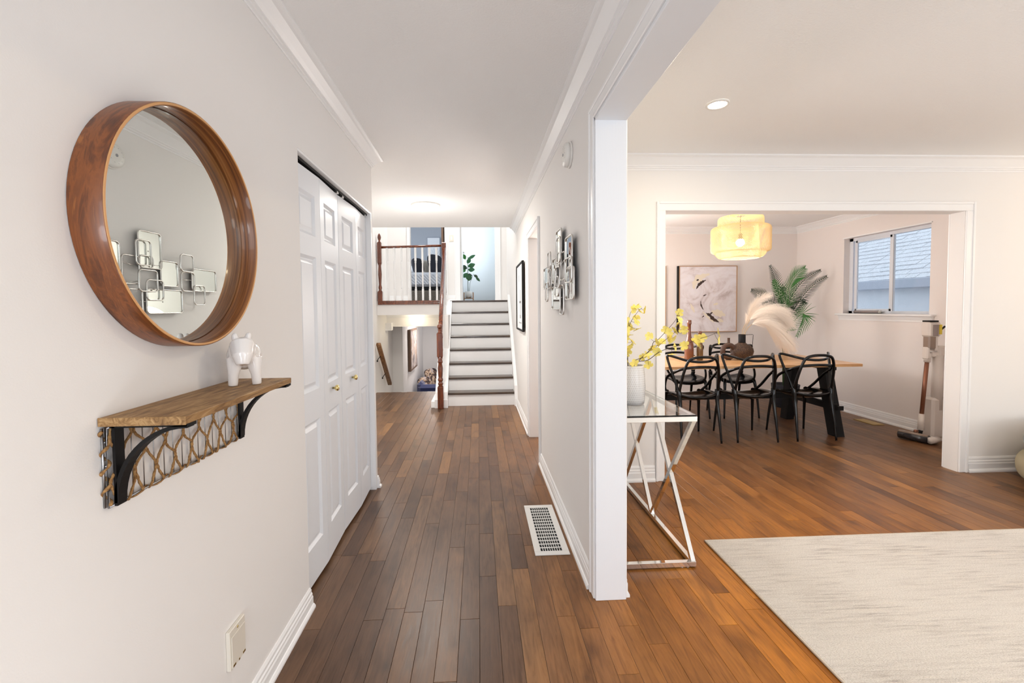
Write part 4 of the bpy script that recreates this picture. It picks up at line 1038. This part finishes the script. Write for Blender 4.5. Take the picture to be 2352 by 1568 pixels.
# pampas
def pp(zx, zy, y=4.84): return Vector((2.967+(zx-104.5)*.00077, y, 1.029+(1150-zy)*.00077))
pr_ = random.Random(5)
def pampas(path, lab, width, n_h, y, droop):
    tt = thing('pampas_grass', lab, 'dried grass', (cx, cy, zt+.2), 'pampas plumes in the round vase')
    P = smooth_path([Vector((cx, cy, zt+.10))]+[pp(a, b, y) for a, b in path], 8); n_ = len(P)
    MB().tube(P, [.0028*(1-.6*i/n_) for i in range(n_)], 6).build('stem', 'straw', tt)
    vs = []; fs = []; s0 = int(n_*.30)
    for k in range(n_h):
        u = pr_.random()**.85; f = s0+u*(n_-1-s0); i = min(int(f), n_-2); p = P[i].lerp(P[i+1], f-i); d = (P[i+1]-P[i]).normalized()
        side = Vector((pr_.gauss(0, 1), pr_.gauss(0, 1), pr_.gauss(0, 1))); side -= d*side.dot(d); side.normalize()
        L = width*(.4+.9*pr_.random()**1.5)*(.55+.9*sin(pi*min(1, .15+u*.8)))
        d2 = (d*.75+side*.55).normalized(); q0 = p; pts = [q0]
        for s_ in range(4):
            d2 = (d2+Vector((droop*.10, 0, -droop*.22))).normalized(); q0 = q0+d2*L/4; pts.append(q0)
        wv_ = d2.cross(Vector((0, 1, 0))).normalized()
        b0 = len(vs)
        for s_, q_ in enumerate(pts):
            ww = .0013*(1-s_/5); vs += [q_-wv_*ww, q_+wv_*ww]
        for s_ in range(4): fs.append((b0+2*s_, b0+2*s_+1, b0+2*s_+3, b0+2*s_+2))
    o = MB().add(vs, fs).build('plume', 'pampas', tt); o['kind'] = 'stuff'
pampas([(125, 1130), (190, 980), (260, 800), (340, 690), (430, 630), (500, 600)], 'small upright cream pampas plume rising highest behind the neck of the vase', .07, 1500, 4.865, .2)
pampas([(130, 1130), (200, 970), (290, 850), (430, 800), (560, 810), (680, 880), (760, 980)], 'largest cream pampas plume arching right towards the palm', .155, 6000, 4.835, 1.0)
pampas([(135, 1130), (210, 1030), (340, 960), (470, 1000), (590, 1100), (690, 1210), (760, 1320)], 'lowest cream pampas plume drooping down to the right', .16, 4600, 4.815, .95)
# palm
t = thing('potted_palm', 'tall artificial palm in a pot standing behind the dining table by the corner', 'plant', (4.06, 5.65, 0))
MB().lathe([(0, .0005), (.13, .0005), (.16, .25), (.165, .30), (.15, .30), (.14, .27), (0, .27)], (4.06, 5.65, 0), 'Z', 28).build('pot', 'cush_dark', t)
def wp(zx, zy, dy_=0): return Vector((4.04+(zx-686)*.000937, 5.65+dy_, 1.556-(zy-496.5)*.000903))
def frond(pts, dys, L, col, both=(1, 1), n_l=26, curl=.3, flip=1):
    P = [Vector((4.06, 5.65, .27)), Vector((4.05, 5.65, .75))]+[wp(a, b, d_) for (a, b), d_ in zip(pts, dys)]
    sp = smooth_path(P, 6); n_ = len(sp)
    fr_ = MB().tube(sp, [.0075*(1-.75*i/n_) for i in range(n_)], 6).build('frond', col, t)
    mb = MB(); i0 = 12+int((n_-12)*.12)
    for k in range(n_l):
        u = k/(n_l-1); f = i0+u*(n_-2-i0); i = int(f); p = sp[i].lerp(sp[i+1], f-i); d = (sp[i+1]-sp[i]).normalized()
        view = Vector((0, 1, 0)); nr = d.cross(view).normalized()
        for s_ in (-1, 1):
            if not both[0 if s_ < 0 else 1]: continue
            l = L*(.18+.98*sin(pi*(.16+.80*u)))
            d2 = (d*(.55+.35*u)+nr*s_*.85+view*(-.25)).normalized(); q0 = p; pts_ = [q0]
            for m_ in range(4): d2 = (d2+Vector((0, 0, -curl*.22))+d*.12).normalized(); q0 = q0+d2*l/4; pts_.append(q0)
            wd = [.002, .0048, .0042, .0026, .0004]; b0 = []
            wv_ = (d2.cross(Vector((.1, 1, .2)))).normalized()
            for m_, q_ in enumerate(pts_): b0 += [q_-wv_*wd[m_], q_+Vector((0, -.002, 0)), q_+wv_*wd[m_]]
            mb.add(b0, [f2 for m_ in range(4) for f2 in ((3*m_, 3*m_+1, 3*m_+4, 3*m_+3), (3*m_+1, 3*m_+2, 3*m_+5, 3*m_+4))])
    mb.build('leaflets', col, fr_)
frond([(650, 900), (560, 720), (400, 650), (240, 570), (90, 515)], [0, 0, -.05, -.1, -.15], .14, 'leaf_dark', n_l=26)
frond([(660, 900), (640, 760), (540, 620), (460, 480), (400, 375)], [0, -.05, -.1, -.12, -.15], .11, 'leaf', n_l=24)
frond([(665, 850), (655, 640), (630, 420), (590, 280), (528, 140)], [0, .05, .1, .1, .1], .10, 'leaf_dark', (1, 1), n_l=22, curl=.6)
frond([(670, 880), (650, 700), (612, 520), (620, 400), (700, 290), (805, 210)], [0, -.1, -.15, -.2, -.2, -.2], .16, 'leaf', n_l=30, curl=.35)
frond([(672, 850), (668, 640), (660, 470), (685, 540), (690, 640)], [0, .05, .05, .03, .0], .07, 'leaf_dark', n_l=16)
frond([(700, 900), (735, 760), (790, 610), (930, 420), (1060, 300), (1195, 225)], [0, .0, .02, .03, .02, 0], .11, 'leaf_dark', n_l=30, curl=.5)
frond([(690, 1000), (735, 920), (800, 770), (920, 580), (1070, 420), (1220, 320)], [0, -.02, -.04, -.05, -.06, -.08], .12, 'leaf_dark', n_l=32, curl=.3)
frond([(690, 1050), (730, 960), (840, 800), (960, 660), (1000, 700)], [0, .05, .05, .05, .05], .12, 'leaf_dark', n_l=22, curl=.8)
frond([(695, 1150), (735, 1060), (830, 900), (900, 860), (880, 1000), (780, 1185)], [0, -.03, -.06, -.08, -.1, -.1], .15, 'leaf', n_l=28, curl=.2)
frond([(665, 980), (620, 860), (560, 740), (480, 700), (430, 710)], [0, .1, .1, .1, .1], .08, 'leaf_dark', n_l=16)
for dx in (-.025, 0, .022): MB().tube([(4.06+dx, 5.65, .27), (4.05+dx*1.2, 5.65, .8), (4.03+dx*1.5, 5.65, 1.3)], [.012, .011, .007], 8).build('stem', 'stem', t)
# painting
t = thing('abstract_painting', 'large square abstract painting in greys and cream with thin wood frame', 'painting', (3.265, YD-.03, .975))
qx0, qx1, qz0, qz1 = 2.845, 3.69, .975, 1.915
MB().box(qx0+.006, qx1-.006, YD-.042, YD-.008, qz0+.006, qz1-.006).build('canvas', 'painting', t)
mb = MB(); yy0, yy1 = YD-.05, YD-.002
mb.box(qx0, qx1, yy0, yy1, qz0, qz0+.009).box(qx0, qx1, yy0, yy1, qz1-.009, qz1).box(qx0, qx0+.009, yy0, yy1, qz0+.009, qz1-.009).box(qx1-.009, qx1, yy0, yy1, qz0+.009, qz1-.009)
mb.build('frame', 'frame_oak', t)
MB().box(qx0-.014, qx0-.0005, yy0+.004, yy1, qz0, qz1).build('frame_side', 'black', t)
def blob(pts, w_, m_, seed):
    rr = random.Random(seed); P = smooth_path([(qx0+.02+(a-165)/1125*.80, 0, qz1-.01-(b-190)/1300*.92) for a, b in pts], 5); L_ = []; R_ = []
    n_ = len(P)
    for i, p in enumerate(P):
        d = (P[min(i+1, n_-1)]-P[max(i-1, 0)]).normalized(); nn = Vector((-d.z, 0, d.x)); ww = w_*sin(pi*(i+.4)/(n_+.2))*rr.uniform(.6, 1.25)
        L_.append(p+nn*ww); R_.append(p-nn*ww*rr.uniform(.7, 1.1))
    vs = [(p.x, YD-.0425, p.z) for p in L_]+[(p.x, YD-.0425, p.z) for p in R_]
    return vs, [(i, i+1, n_+i+1, n_+i) for i in range(n_-1)]
mb = MB()
for pts, w_, sd in (([(490, 640), (540, 560), (610, 500), (690, 460)], .022, 1), ([(490, 470), (540, 450)], .012, 2), ([(585, 870), (590, 960), (640, 1060)], .010, 3), ([(690, 1120), (770, 1170), (850, 1250), (960, 1310)], .026, 4), ([(780, 1140), (825, 1110)], .013, 5), ([(610, 1210), (655, 1175)], .009, 6), ([(630, 780), (700, 750)], .010, 7)): MB().add(*blob(pts, w_, '', sd)).build('dark_stroke', 'paint_dark', t)
mb = MB()
for pts, w_, sd in (([(440, 640), (470, 500), (600, 400), (760, 340)], .055, 11), ([(370, 930), (420, 1030), (460, 1110)], .022, 12), ([(800, 1090), (930, 1130), (1090, 1170)], .055, 13), ([(620, 1090), (740, 1210), (860, 1310)], .016, 14), ([(840, 960), (940, 930)], .014, 15), ([(930, 1250), (1050, 1300)], .03, 16)):
    v_, f_ = blob(pts, w_, '', sd); MB().add([(a, b+.0003, c_) for a, b, c_ in v_], f_).build('cream_stroke', 'paint_cream', t)
t = thing('picture_edge', 'narrow pale wood edge of another framed canvas left of the abstract painting', 'painting', (2.48, YD-.02, .98))
MB().box(2.10, 2.655, YD-.03, YD-.001, .98, 1.91).build('canvas', 'painting', t); MB().box(2.655, 2.664, YD-.035, YD-.001, .975, 1.915).build('frame', 'frame_oak', t)
# pendant of woven bamboo
LC = (2.86, 4.72)
t = thing('pendant_lamp', 'tiered woven bamboo pendant lamp glowing above the dining table', 'pendant lamp', (LC[0], LC[1], 1.8))
def weave(prof, nm, nst=64, turns=.16, r=.0017):
    # crossing strips following the profile with twist: both directions
    mb = MB(); n_ = len(prof)
    lens = [0]
    for a, b in zip(prof, prof[1:]): lens.append(lens[-1]+sqrt((a[0]-b[0])**2+(a[1]-b[1])**2))
    for sgn in (-1, 1):
        for k in range(nst):
            P = []
            for (rd, z), L_ in zip(prof, lens):
                a = 2*pi*k/nst+sgn*turns*2*pi*L_/lens[-1]; rr = rd+sgn*.0012
                P.append((LC[0]+rr*cos(a), LC[1]+rr*sin(a), z))
            mb.tube(P, r, 3, caps=False, smooth=False)
    o = mb.build(nm, 'rattan', t); return o
def res_prof(pts, k=5): return [(p.x, p.z) for p in smooth_path([(a, 0, b) for a, b in pts], k)]
zT = 2.315
weave(res_prof([(.05, zT), (.18, zT-.003), (.215, zT-.018), (.222, zT-.05), (.222, zT-.115)], 3), 'top_tier', 84, .14)
weave(res_prof([(.222, zT-.105), (.265, zT-.115), (.288, zT-.135), (.292, zT-.18), (.292, zT-.35), (.280, zT-.385), (.25, zT-.395)], 3), 'wide_tier', 108, .24)
weave(res_prof([(.25, zT-.385), (.245, zT-.41), (.215, zT-.445), (.185, zT-.455)], 3), 'lower_tier', 92, .07)
weave(res_prof([(.185, zT-.455), (.18, zT-.3), (.175, zT-.1)], 3), 'inner_tube', 70, .2)
for rd, z in ((.222, zT-.110), (.25, zT-.392), (.185, zT-.455)):
    MB().tube([(LC[0]+rd*cos(a), LC[1]+rd*sin(a), z) for a in [2*pi*k/48 for k in range(48)]], .0028, 6, closed=True).build('hoop', 'rattan', t)
MB().tube([(LC[0], LC[1], CZ), (LC[0], LC[1], 2.10)], .003, 6).lathe([(.018, 2.06), (.018, 2.12), (.005, 2.13)], (LC[0], LC[1], 0), 'Z', 12).build('cord', 'black', t)
MB().lathe([(.05, CZ-.0005), (.05, CZ-.02), (.02, CZ-.03)], (LC[0], LC[1], 0), 'Z', 20).build('ceiling_rose', 'white_plastic', t)
MB().ball((LC[0], LC[1], 2.03), .042, 16, 12).build('bulb', 'bulb', t)
# rolled paper on sill
t = thing('rolled_paper', 'rolled up grey sheet lying on the dining window sill', 'roll', (XD+.03, 5.1, wz0+.02))
MB().tube([(XD+.035, 4.90, wz0+.0195), (XD+.035, 5.24, wz0+.0195)], .018, 14).build('roll', 'vac_grey', t)
MB().tube([(XD+.035, 4.888, wz0+.0195), (XD+.035, 4.90, wz0+.0195)], .019, 14).build('end_cap', 'ivory', t)
# cordless vacuum on dock, against the window wall
vx, vy = 4.33, 4.03
t = thing('stick_vacuum', 'pearl white cordless stick vacuum with copper tube leaning in its dock', 'vacuum cleaner', (vx, vy, 0))
ux, uy = 4.40, 4.12
ang = atan2(-.09, .235)
mb = MB().box(4.275, 4.375, 3.975, 4.20, .010, .060, .014); mb.rot(radians(18), (4.325, 4.09, 0)); mb.build('floor_head', 'vac_white', t)
mb = MB().tube([(4.215, 4.205, .0425), (4.292, 3.985, .0425)], .040, 18); mb.build('brush_roller', 'vac_dark', t)
MB().tube([(4.205, 4.20, .070), (4.282, 3.985, .070)], .018, 12).build('roller_hood', 'vac_smoke', t)
MB().tube([(4.275, 3.958, .042), (4.385, 3.990, .042)], [.034, .032], 16, .9).build('head_cap', 'vac_white', t)
MB().tube([(4.315, 4.10, .06), (4.345, 4.115, .11)], .02, 12).build('joint', 'black', t)
MB().lathe([(.0, -.02), (.018, -.02), (.018, .0)], (4.27, 4.10, .095), 'Y', 14).build('wheel', 'vac_copper', t)
MB().tube([(4.345, 4.115, .10), (4.355, 4.12, .26)], [.028, .024], 14).build('elbow', 'vac_white', t)
MB().tube([(4.355, 4.12, .26), (4.395, 4.12, .78)], .0175, 14).build('tube', 'vac_copper', t)
MB().tube([(4.395, 4.12, .77), (4.40, 4.12, .86)], [.024, .034], 14).box(4.365, 4.40, 4.09, 4.15, .80, .92, .01).build('collar', 'vac_white', t)
MB().box(4.375, 4.455, 4.085, 4.155, .90, 1.03, .012).build('dust_bin', 'vac_smoke', t)
MB().box(4.445, 4.475, 4.09, 4.15, .88, 1.03, .006).build('spine', 'vac_white', t)
mb = MB().box(4.365, 4.49, 4.075, 4.165, 1.02, 1.165, .014); mb.build('motor_housing', 'vac_white', t)
mb = MB().box(4.40, 4.455, 4.070, 4.076, 1.03, 1.14, .002); mb.build('mesh_grille', 'vac_grey', t)
MB().box(4.462, 4.487, 4.068, 4.076, 1.045, 1.14, .001).build('label', 'yellow', t)
MB().box(4.375, 4.465, 4.08, 4.16, 1.165, 1.18, .003).build('top_cap', 'black', t)
MB().tube([(4.49, 4.12, 1.10), (4.54, 4.12, 1.095), (4.57, 4.12, 1.12)], .009, 8).build('handle', 'black', t)
t = thing('vacuum_dock', 'cream upright charging dock standing behind the stick vacuum', 'dock', (4.48, 4.13, 0))
MB().box(4.42, 4.583, 4.06, 4.23, .0005, .022, .005).build('base', 'vac_white', t)
MB().box(4.425, 4.578, 4.075, 4.20, .022, .42, .02).build('lower_housing', 'vac_white', t)
MB().tube([(4.500, 4.115, .30), (4.500, 4.115, .84)], .043, 18).ball((4.50, 4.115, .30), .043, 16, 8).build('column', 'vac_white', t)
MB().box(4.482, 4.583, 4.085, 4.165, .82, .93, .02).box(4.425, 4.50, 4.095, 4.15, .82, .872, .01).build('cradle', 'vac_white', t)

# ============================================================ OUTSIDE: neighbour house
t = thing('neighbour_house', 'pale neighbouring house with shingled roof and grey gutter seen through the dining window', 'house', (7.6, 6, 0))
NX = 6.9
MB().box(NX, NX+.3, 2.5, 11, -.5, 1.62).build('wall', 'stucco', t)
MB().box(NX-.14, NX+.02, 2.4, 11.2, 1.60, 1.75, .01).build('gutter', 'fascia', t)
rf = MB().add([(NX-.1, 2.4, 1.74), (NX-.1, 11.2, 1.74), (NX+3.4, 11.2, 4.3), (NX+3.4, 2.4, 4.3)], [(0, 1, 2, 3)]).build('roof', 'shingle', t)
sr = random.Random(9); mb = MB(); sl = Vector((3.5, 0, 2.56)).normalized(); nrm_ = Vector((-sl.z, 0, sl.x))
k_ = 0
mesh_sh = None
for r_ in range(20):
    d0 = r_*.135; y = 4.6+sr.random()*.2
    while y < 9.6:
        w_ = sr.uniform(.16, .34); base_ = Vector((NX-.11, y, 1.745))+sl*d0
        th_ = sr.uniform(.008, .020)
        a = base_; b = base_+Vector((0, w_-.008, 0)); c_ = b+sl*.16; d_ = a+sl*.16
        vs = [a, b, c_, d_]+[a+nrm_*th_*1.2, b+nrm_*th_*1.2, c_+nrm_*.002, d_+nrm_*.002]
        m2 = MB().add(vs, [(0, 3, 2, 1), (4, 5, 6, 7), (0, 1, 5, 4), (1, 2, 6, 5), (3, 0, 4, 7)])
        if k_ < 290: m2.build('shingle', 'shingle', rf)
        else: mb.add(m2.v, m2.f)
        k_ += 1; y += w_
if mb.v: o = mb.build('shingle_field', 'shingle', rf); o['kind'] = 'stuff'
struct(MB().box(4.9, 14, -2, 14, -.6, -.5).build('ground_outside', 'stucco'))

# ============================================================ UPPER ROOMS
# plant on stand
t = thing('plant_stand', 'small four-legged wooden plant stand upstairs at the top of the stairs', 'stand', (-.20, 9.2, ZU))
for a, b in ((-.295, 9.12), (-.105, 9.12), (-.295, 9.3), (-.105, 9.3)): MB().box(a-.009, a+.009, b-.009, b+.009, ZU, ZU+.20).build('leg', 'stand_wood', t)
MB().box(-.295, -.105, 9.201, 9.219, ZU+.07, ZU+.088).box(-.209, -.191, 9.12, 9.3, ZU+.07, ZU+.088).build('cross_bar', 'stand_wood', t)
t = thing('fiddle_plant', 'broad leaved green plant in a white pot on the wooden stand', 'plant', (-.20, 9.21, ZU+.09))
MB().lathe([(0, ZU+.0892), (.055, ZU+.0892), (.072, ZU+.12), (.076, ZU+.22), (.068, ZU+.22), (.065, ZU+.20), (0, ZU+.20)], (-.20, 9.21, 0), 'Z', 24).build('pot', 'white_plastic', t)
lr_ = random.Random(4)
MB().tube([(-.21, 9.21, ZU+.20), (-.21, 9.21, ZU+.6), (-.20, 9.21, ZU+.93)], .007, 6).build('stem', 'stem', t)
MB().tube([(-.19, 9.21, ZU+.20), (-.16, 9.20, ZU+.42), (-.09, 9.19, ZU+.58), (-.02, 9.18, ZU+.50)], .004, 6).build('stem', 'stem', t)
def big_leaf(c0, dr, L, W_, col):
    d = Vector(dr).normalized(); s_ = d.cross(Vector((0, -1, .3))).normalized(); nn = d.cross(s_); p0 = Vector(c0); vs = []; 
    for i in range(6):
        u = i/5; ww = W_*sin(pi*(.08+.87*u)); c1 = p0+d*L*u+nn*(-.15*L*u*u)
        vs += [c1-s_*ww+nn*.01, c1, c1+s_*ww+nn*.01]
    fs = [f2 for i in range(5) for f2 in ((3*i, 3*i+1, 3*i+4, 3*i+3), (3*i+1, 3*i+2, 3*i+5, 3*i+4))]
    MB().add(vs, fs, True).build('leaf', col, t)
for (x, z, dx, dz, L, W_, c_) in ((-.25, .88, -.3, .6, .12, .04, 'leaf'), (-.2, .90, .9, .35, .17, .035, 'leaf_mid'), (-.22, .80, .6, .8, .12, .045, 'leaf_mid'), (-.2, .74, .9, .3, .15, .055, 'leaf_mid'), (-.2, .68, .8, -.1, .14, .05, 'leaf_mid'), (-.22, .70, -.9, .3, .13, .05, 'leaf_dark'),
                            (-.22, .60, -.6, -.8, .13, .05, 'leaf_mid'), (-.2, .56, .5, -.9, .12, .05, 'leaf_mid'), (-.21, .58, .2, -1, .14, .055, 'leaf'), (-.12, .55, -.9, .3, .1, .03, 'leaf_dark'), (-.08, .56, .8, -.5, .09, .03, 'leaf_dark'), (-.04, .52, .7, -.8, .12, .028, 'leaf_mid'), (-.25, .66, -.8, .1, .1, .05, 'leaf')):
    big_leaf((x, 9.21+lr_.uniform(-.05, .05), ZU+z), (dx, lr_.uniform(-.3, .3), dz), L, W_, c_)
# bed
t = thing('bed', 'bed with white herringbone quilt and grey upholstered base in the upstairs bedroom', 'bed', (-.95, 10.4, ZU))
MB().box(-1.60, -.56, 9.72, 11.6, ZU+.02, ZU+.27, .02).build('bed_base', 'taupe', t)
MB().box(-1.52, -.58, 9.76, 11.6, ZU+.27, ZU+.36, .01).build('rail', 'black', t)
MB().box(-1.58, -.56, 9.70, 11.55, ZU+.355, ZU+.665, .05).build('quilt', 'quilt', t)
for a, b in ((-1.5, 9.8), (-.65, 9.8), (-1.5, 11.5), (-.65, 11.5)): MB().box(a-.02, a+.02, b-.02, b+.02, ZU, ZU+.03).build('leg', 'black', t)
def pillow(x, y, w_, h_, m_, lab, rz=0, lean=.25, nm='pillow', z0=ZU+.667, tk=.07):
    tt = thing(nm, lab, 'cushion', (x, y, z0), rz=rz)
    mb = MB().ball((0, 0, h_/2), 1, 20, 14, (w_/2, tk, h_/2), .55)
    mb.rot(-lean, (0, 0, 0), 'X'); zmin = min(p[2] for p in mb.v); mb.v = [(a, b, c_-zmin) for a, b, c_ in mb.v]
    mb.build('cover', m_, tt, local=True); return tt
pillow(-1.33, 10.15, .30, .36, 'cush_dark', 'dark cushion at the left of the bed seen behind the balusters', .9)
pillow(-1.16, 10.50, .36, .34, 'cush_cream', 'cream cushion in the middle of the bed', 1.0)
pillow(-.92, 10.30, .50, .46, 'cush_dark', 'large charcoal cushion at the right of the bed', 1.0)
t = thing('wall_print', 'white framed botanical print on the grey bedroom wall', 'picture', (-1.12, 11.98, 2.85))
MB().box(-1.345, -1.0, 11.965, 11.998, 2.68, 3.26, .004).build('frame', 'fascia', t)
MB().box(-1.33, -1.015, 11.955, 11.966, 2.70, 3.24).build('paper', 'white_paper', t)
mb = MB()
for k in range(7):
    a = radians(30+k*20); mb.tube([(-1.12, 11.953, 2.72), (-1.12+.16*cos(a), 11.953, 2.72+.26*sin(a))], .0025, 4)
mb.build('drawing', 'grey_print', t)
t = thing('interior_door', 'dark brown door edge standing open in the bedroom doorway', 'door', (-.64, 8.5, ZU))
MB().box(-.665, -.625, YU+.13, 8.95, ZU+.01, 3.48, .003).build('door_leaf', 'bark', t)
MB().ball((-.68, 8.9, 2.45), .02, 12, 8).build('knob', 'brass', t)
t = thing('guest_door', 'white door edge standing open in the guest room doorway', 'door', (-.3, 8.5, ZU))
MB().box(-.325, -.29, YU+.13, 8.85, ZU+.01, 3.48, .003).build('door_leaf', 'trim', t)
MB().ball((-.275, 8.8, 2.45), .02, 12, 8).build('knob', 'silver', t)
t = thing('bedside_lamp', 'small white bedside lamp shade behind the balusters', 'lamp', (-1.6, 11.4, ZU))
MB().lathe([(.07, ZU+.95), (.11, ZU+.80)], (-1.66, 11.3, 0), 'Z', 20).build('shade', 'white_paper', t)
MB().lathe([(.05, ZU+.5), (.015, ZU+.52), (.01, ZU+.9)], (-1.66, 11.3, 0), 'Z', 14).build('base', 'silver', t)
t = thing('nightstand', 'dark nightstand carrying the bedside lamp', 'nightstand', (-1.75, 11.3, ZU))
MB().box(-1.98, -1.62, 11.1, 11.5, ZU, ZU+.498, .005).build('body', 'black', t); MB().box(-1.95, -1.65, 11.09, 11.1, ZU+.3, ZU+.46, .003).build('drawer', 'black', t)

# ============================================================ LOWER ROOM
t = thing('canvas_picture', 'brown edged canvas with grey and tan abstract on the lower level wall', 'picture', (-1.53, 10.3, -.03))
MB().box(-1.568, -1.505, 9.84, 10.86, -.04, .89, .004).build('frame', 'bark', t)
MB().box(-1.506, -1.500, 9.90, 10.80, .01, .85).build('canvas', 'print2', t)
t = thing('sofa', 'navy blue velvet sofa in the room down the steps', 'sofa', (-.98, 11.2, -1.4))
MB().box(-1.44, -.56, 10.4, 12.3, -1.34, -.93, .06).build('seat_base', 'blue_velvet', t)
MB().box(-1.46, -1.30, 10.35, 12.3, -1.30, -.36, .07).build('backrest', 'blue_velvet', t)
MB().box(-1.44, -.58, 10.30, 10.48, -1.34, -.42, .07).build('arm', 'blue_velvet', t)
MB().box(-1.44, -.58, 12.15, 12.35, -1.34, -.36, .07).build('arm', 'blue_velvet', t)
for a, b in ((-1.38, 10.4), (-.65, 10.4), (-1.38, 12.2), (-.65, 12.2)): MB().box(a-.02, a+.02, b-.02, b+.02, -1.4, -1.34).build('leg', 'black', t)
pillow(-1.235, 10.72, .42, .40, 'cush_marble', 'marbled tan and black cushion at the near end of the navy sofa', .95, .45, 'cushion', -.69)
pillow(-1.12, 11.35, .46, .46, 'cush_marble', 'marbled cushion at the far end of the navy sofa', .95, .45, 'cushion', -.62)
t = thing('seat_cushion', 'navy velvet seat pad on the sofa under the marbled cushions', 'cushion', (-.9, 11.2, -.93))
MB().box(-1.29, -.57, 10.49, 12.14, -.929, -.70, .05).build('pad', 'blue_velvet', t)
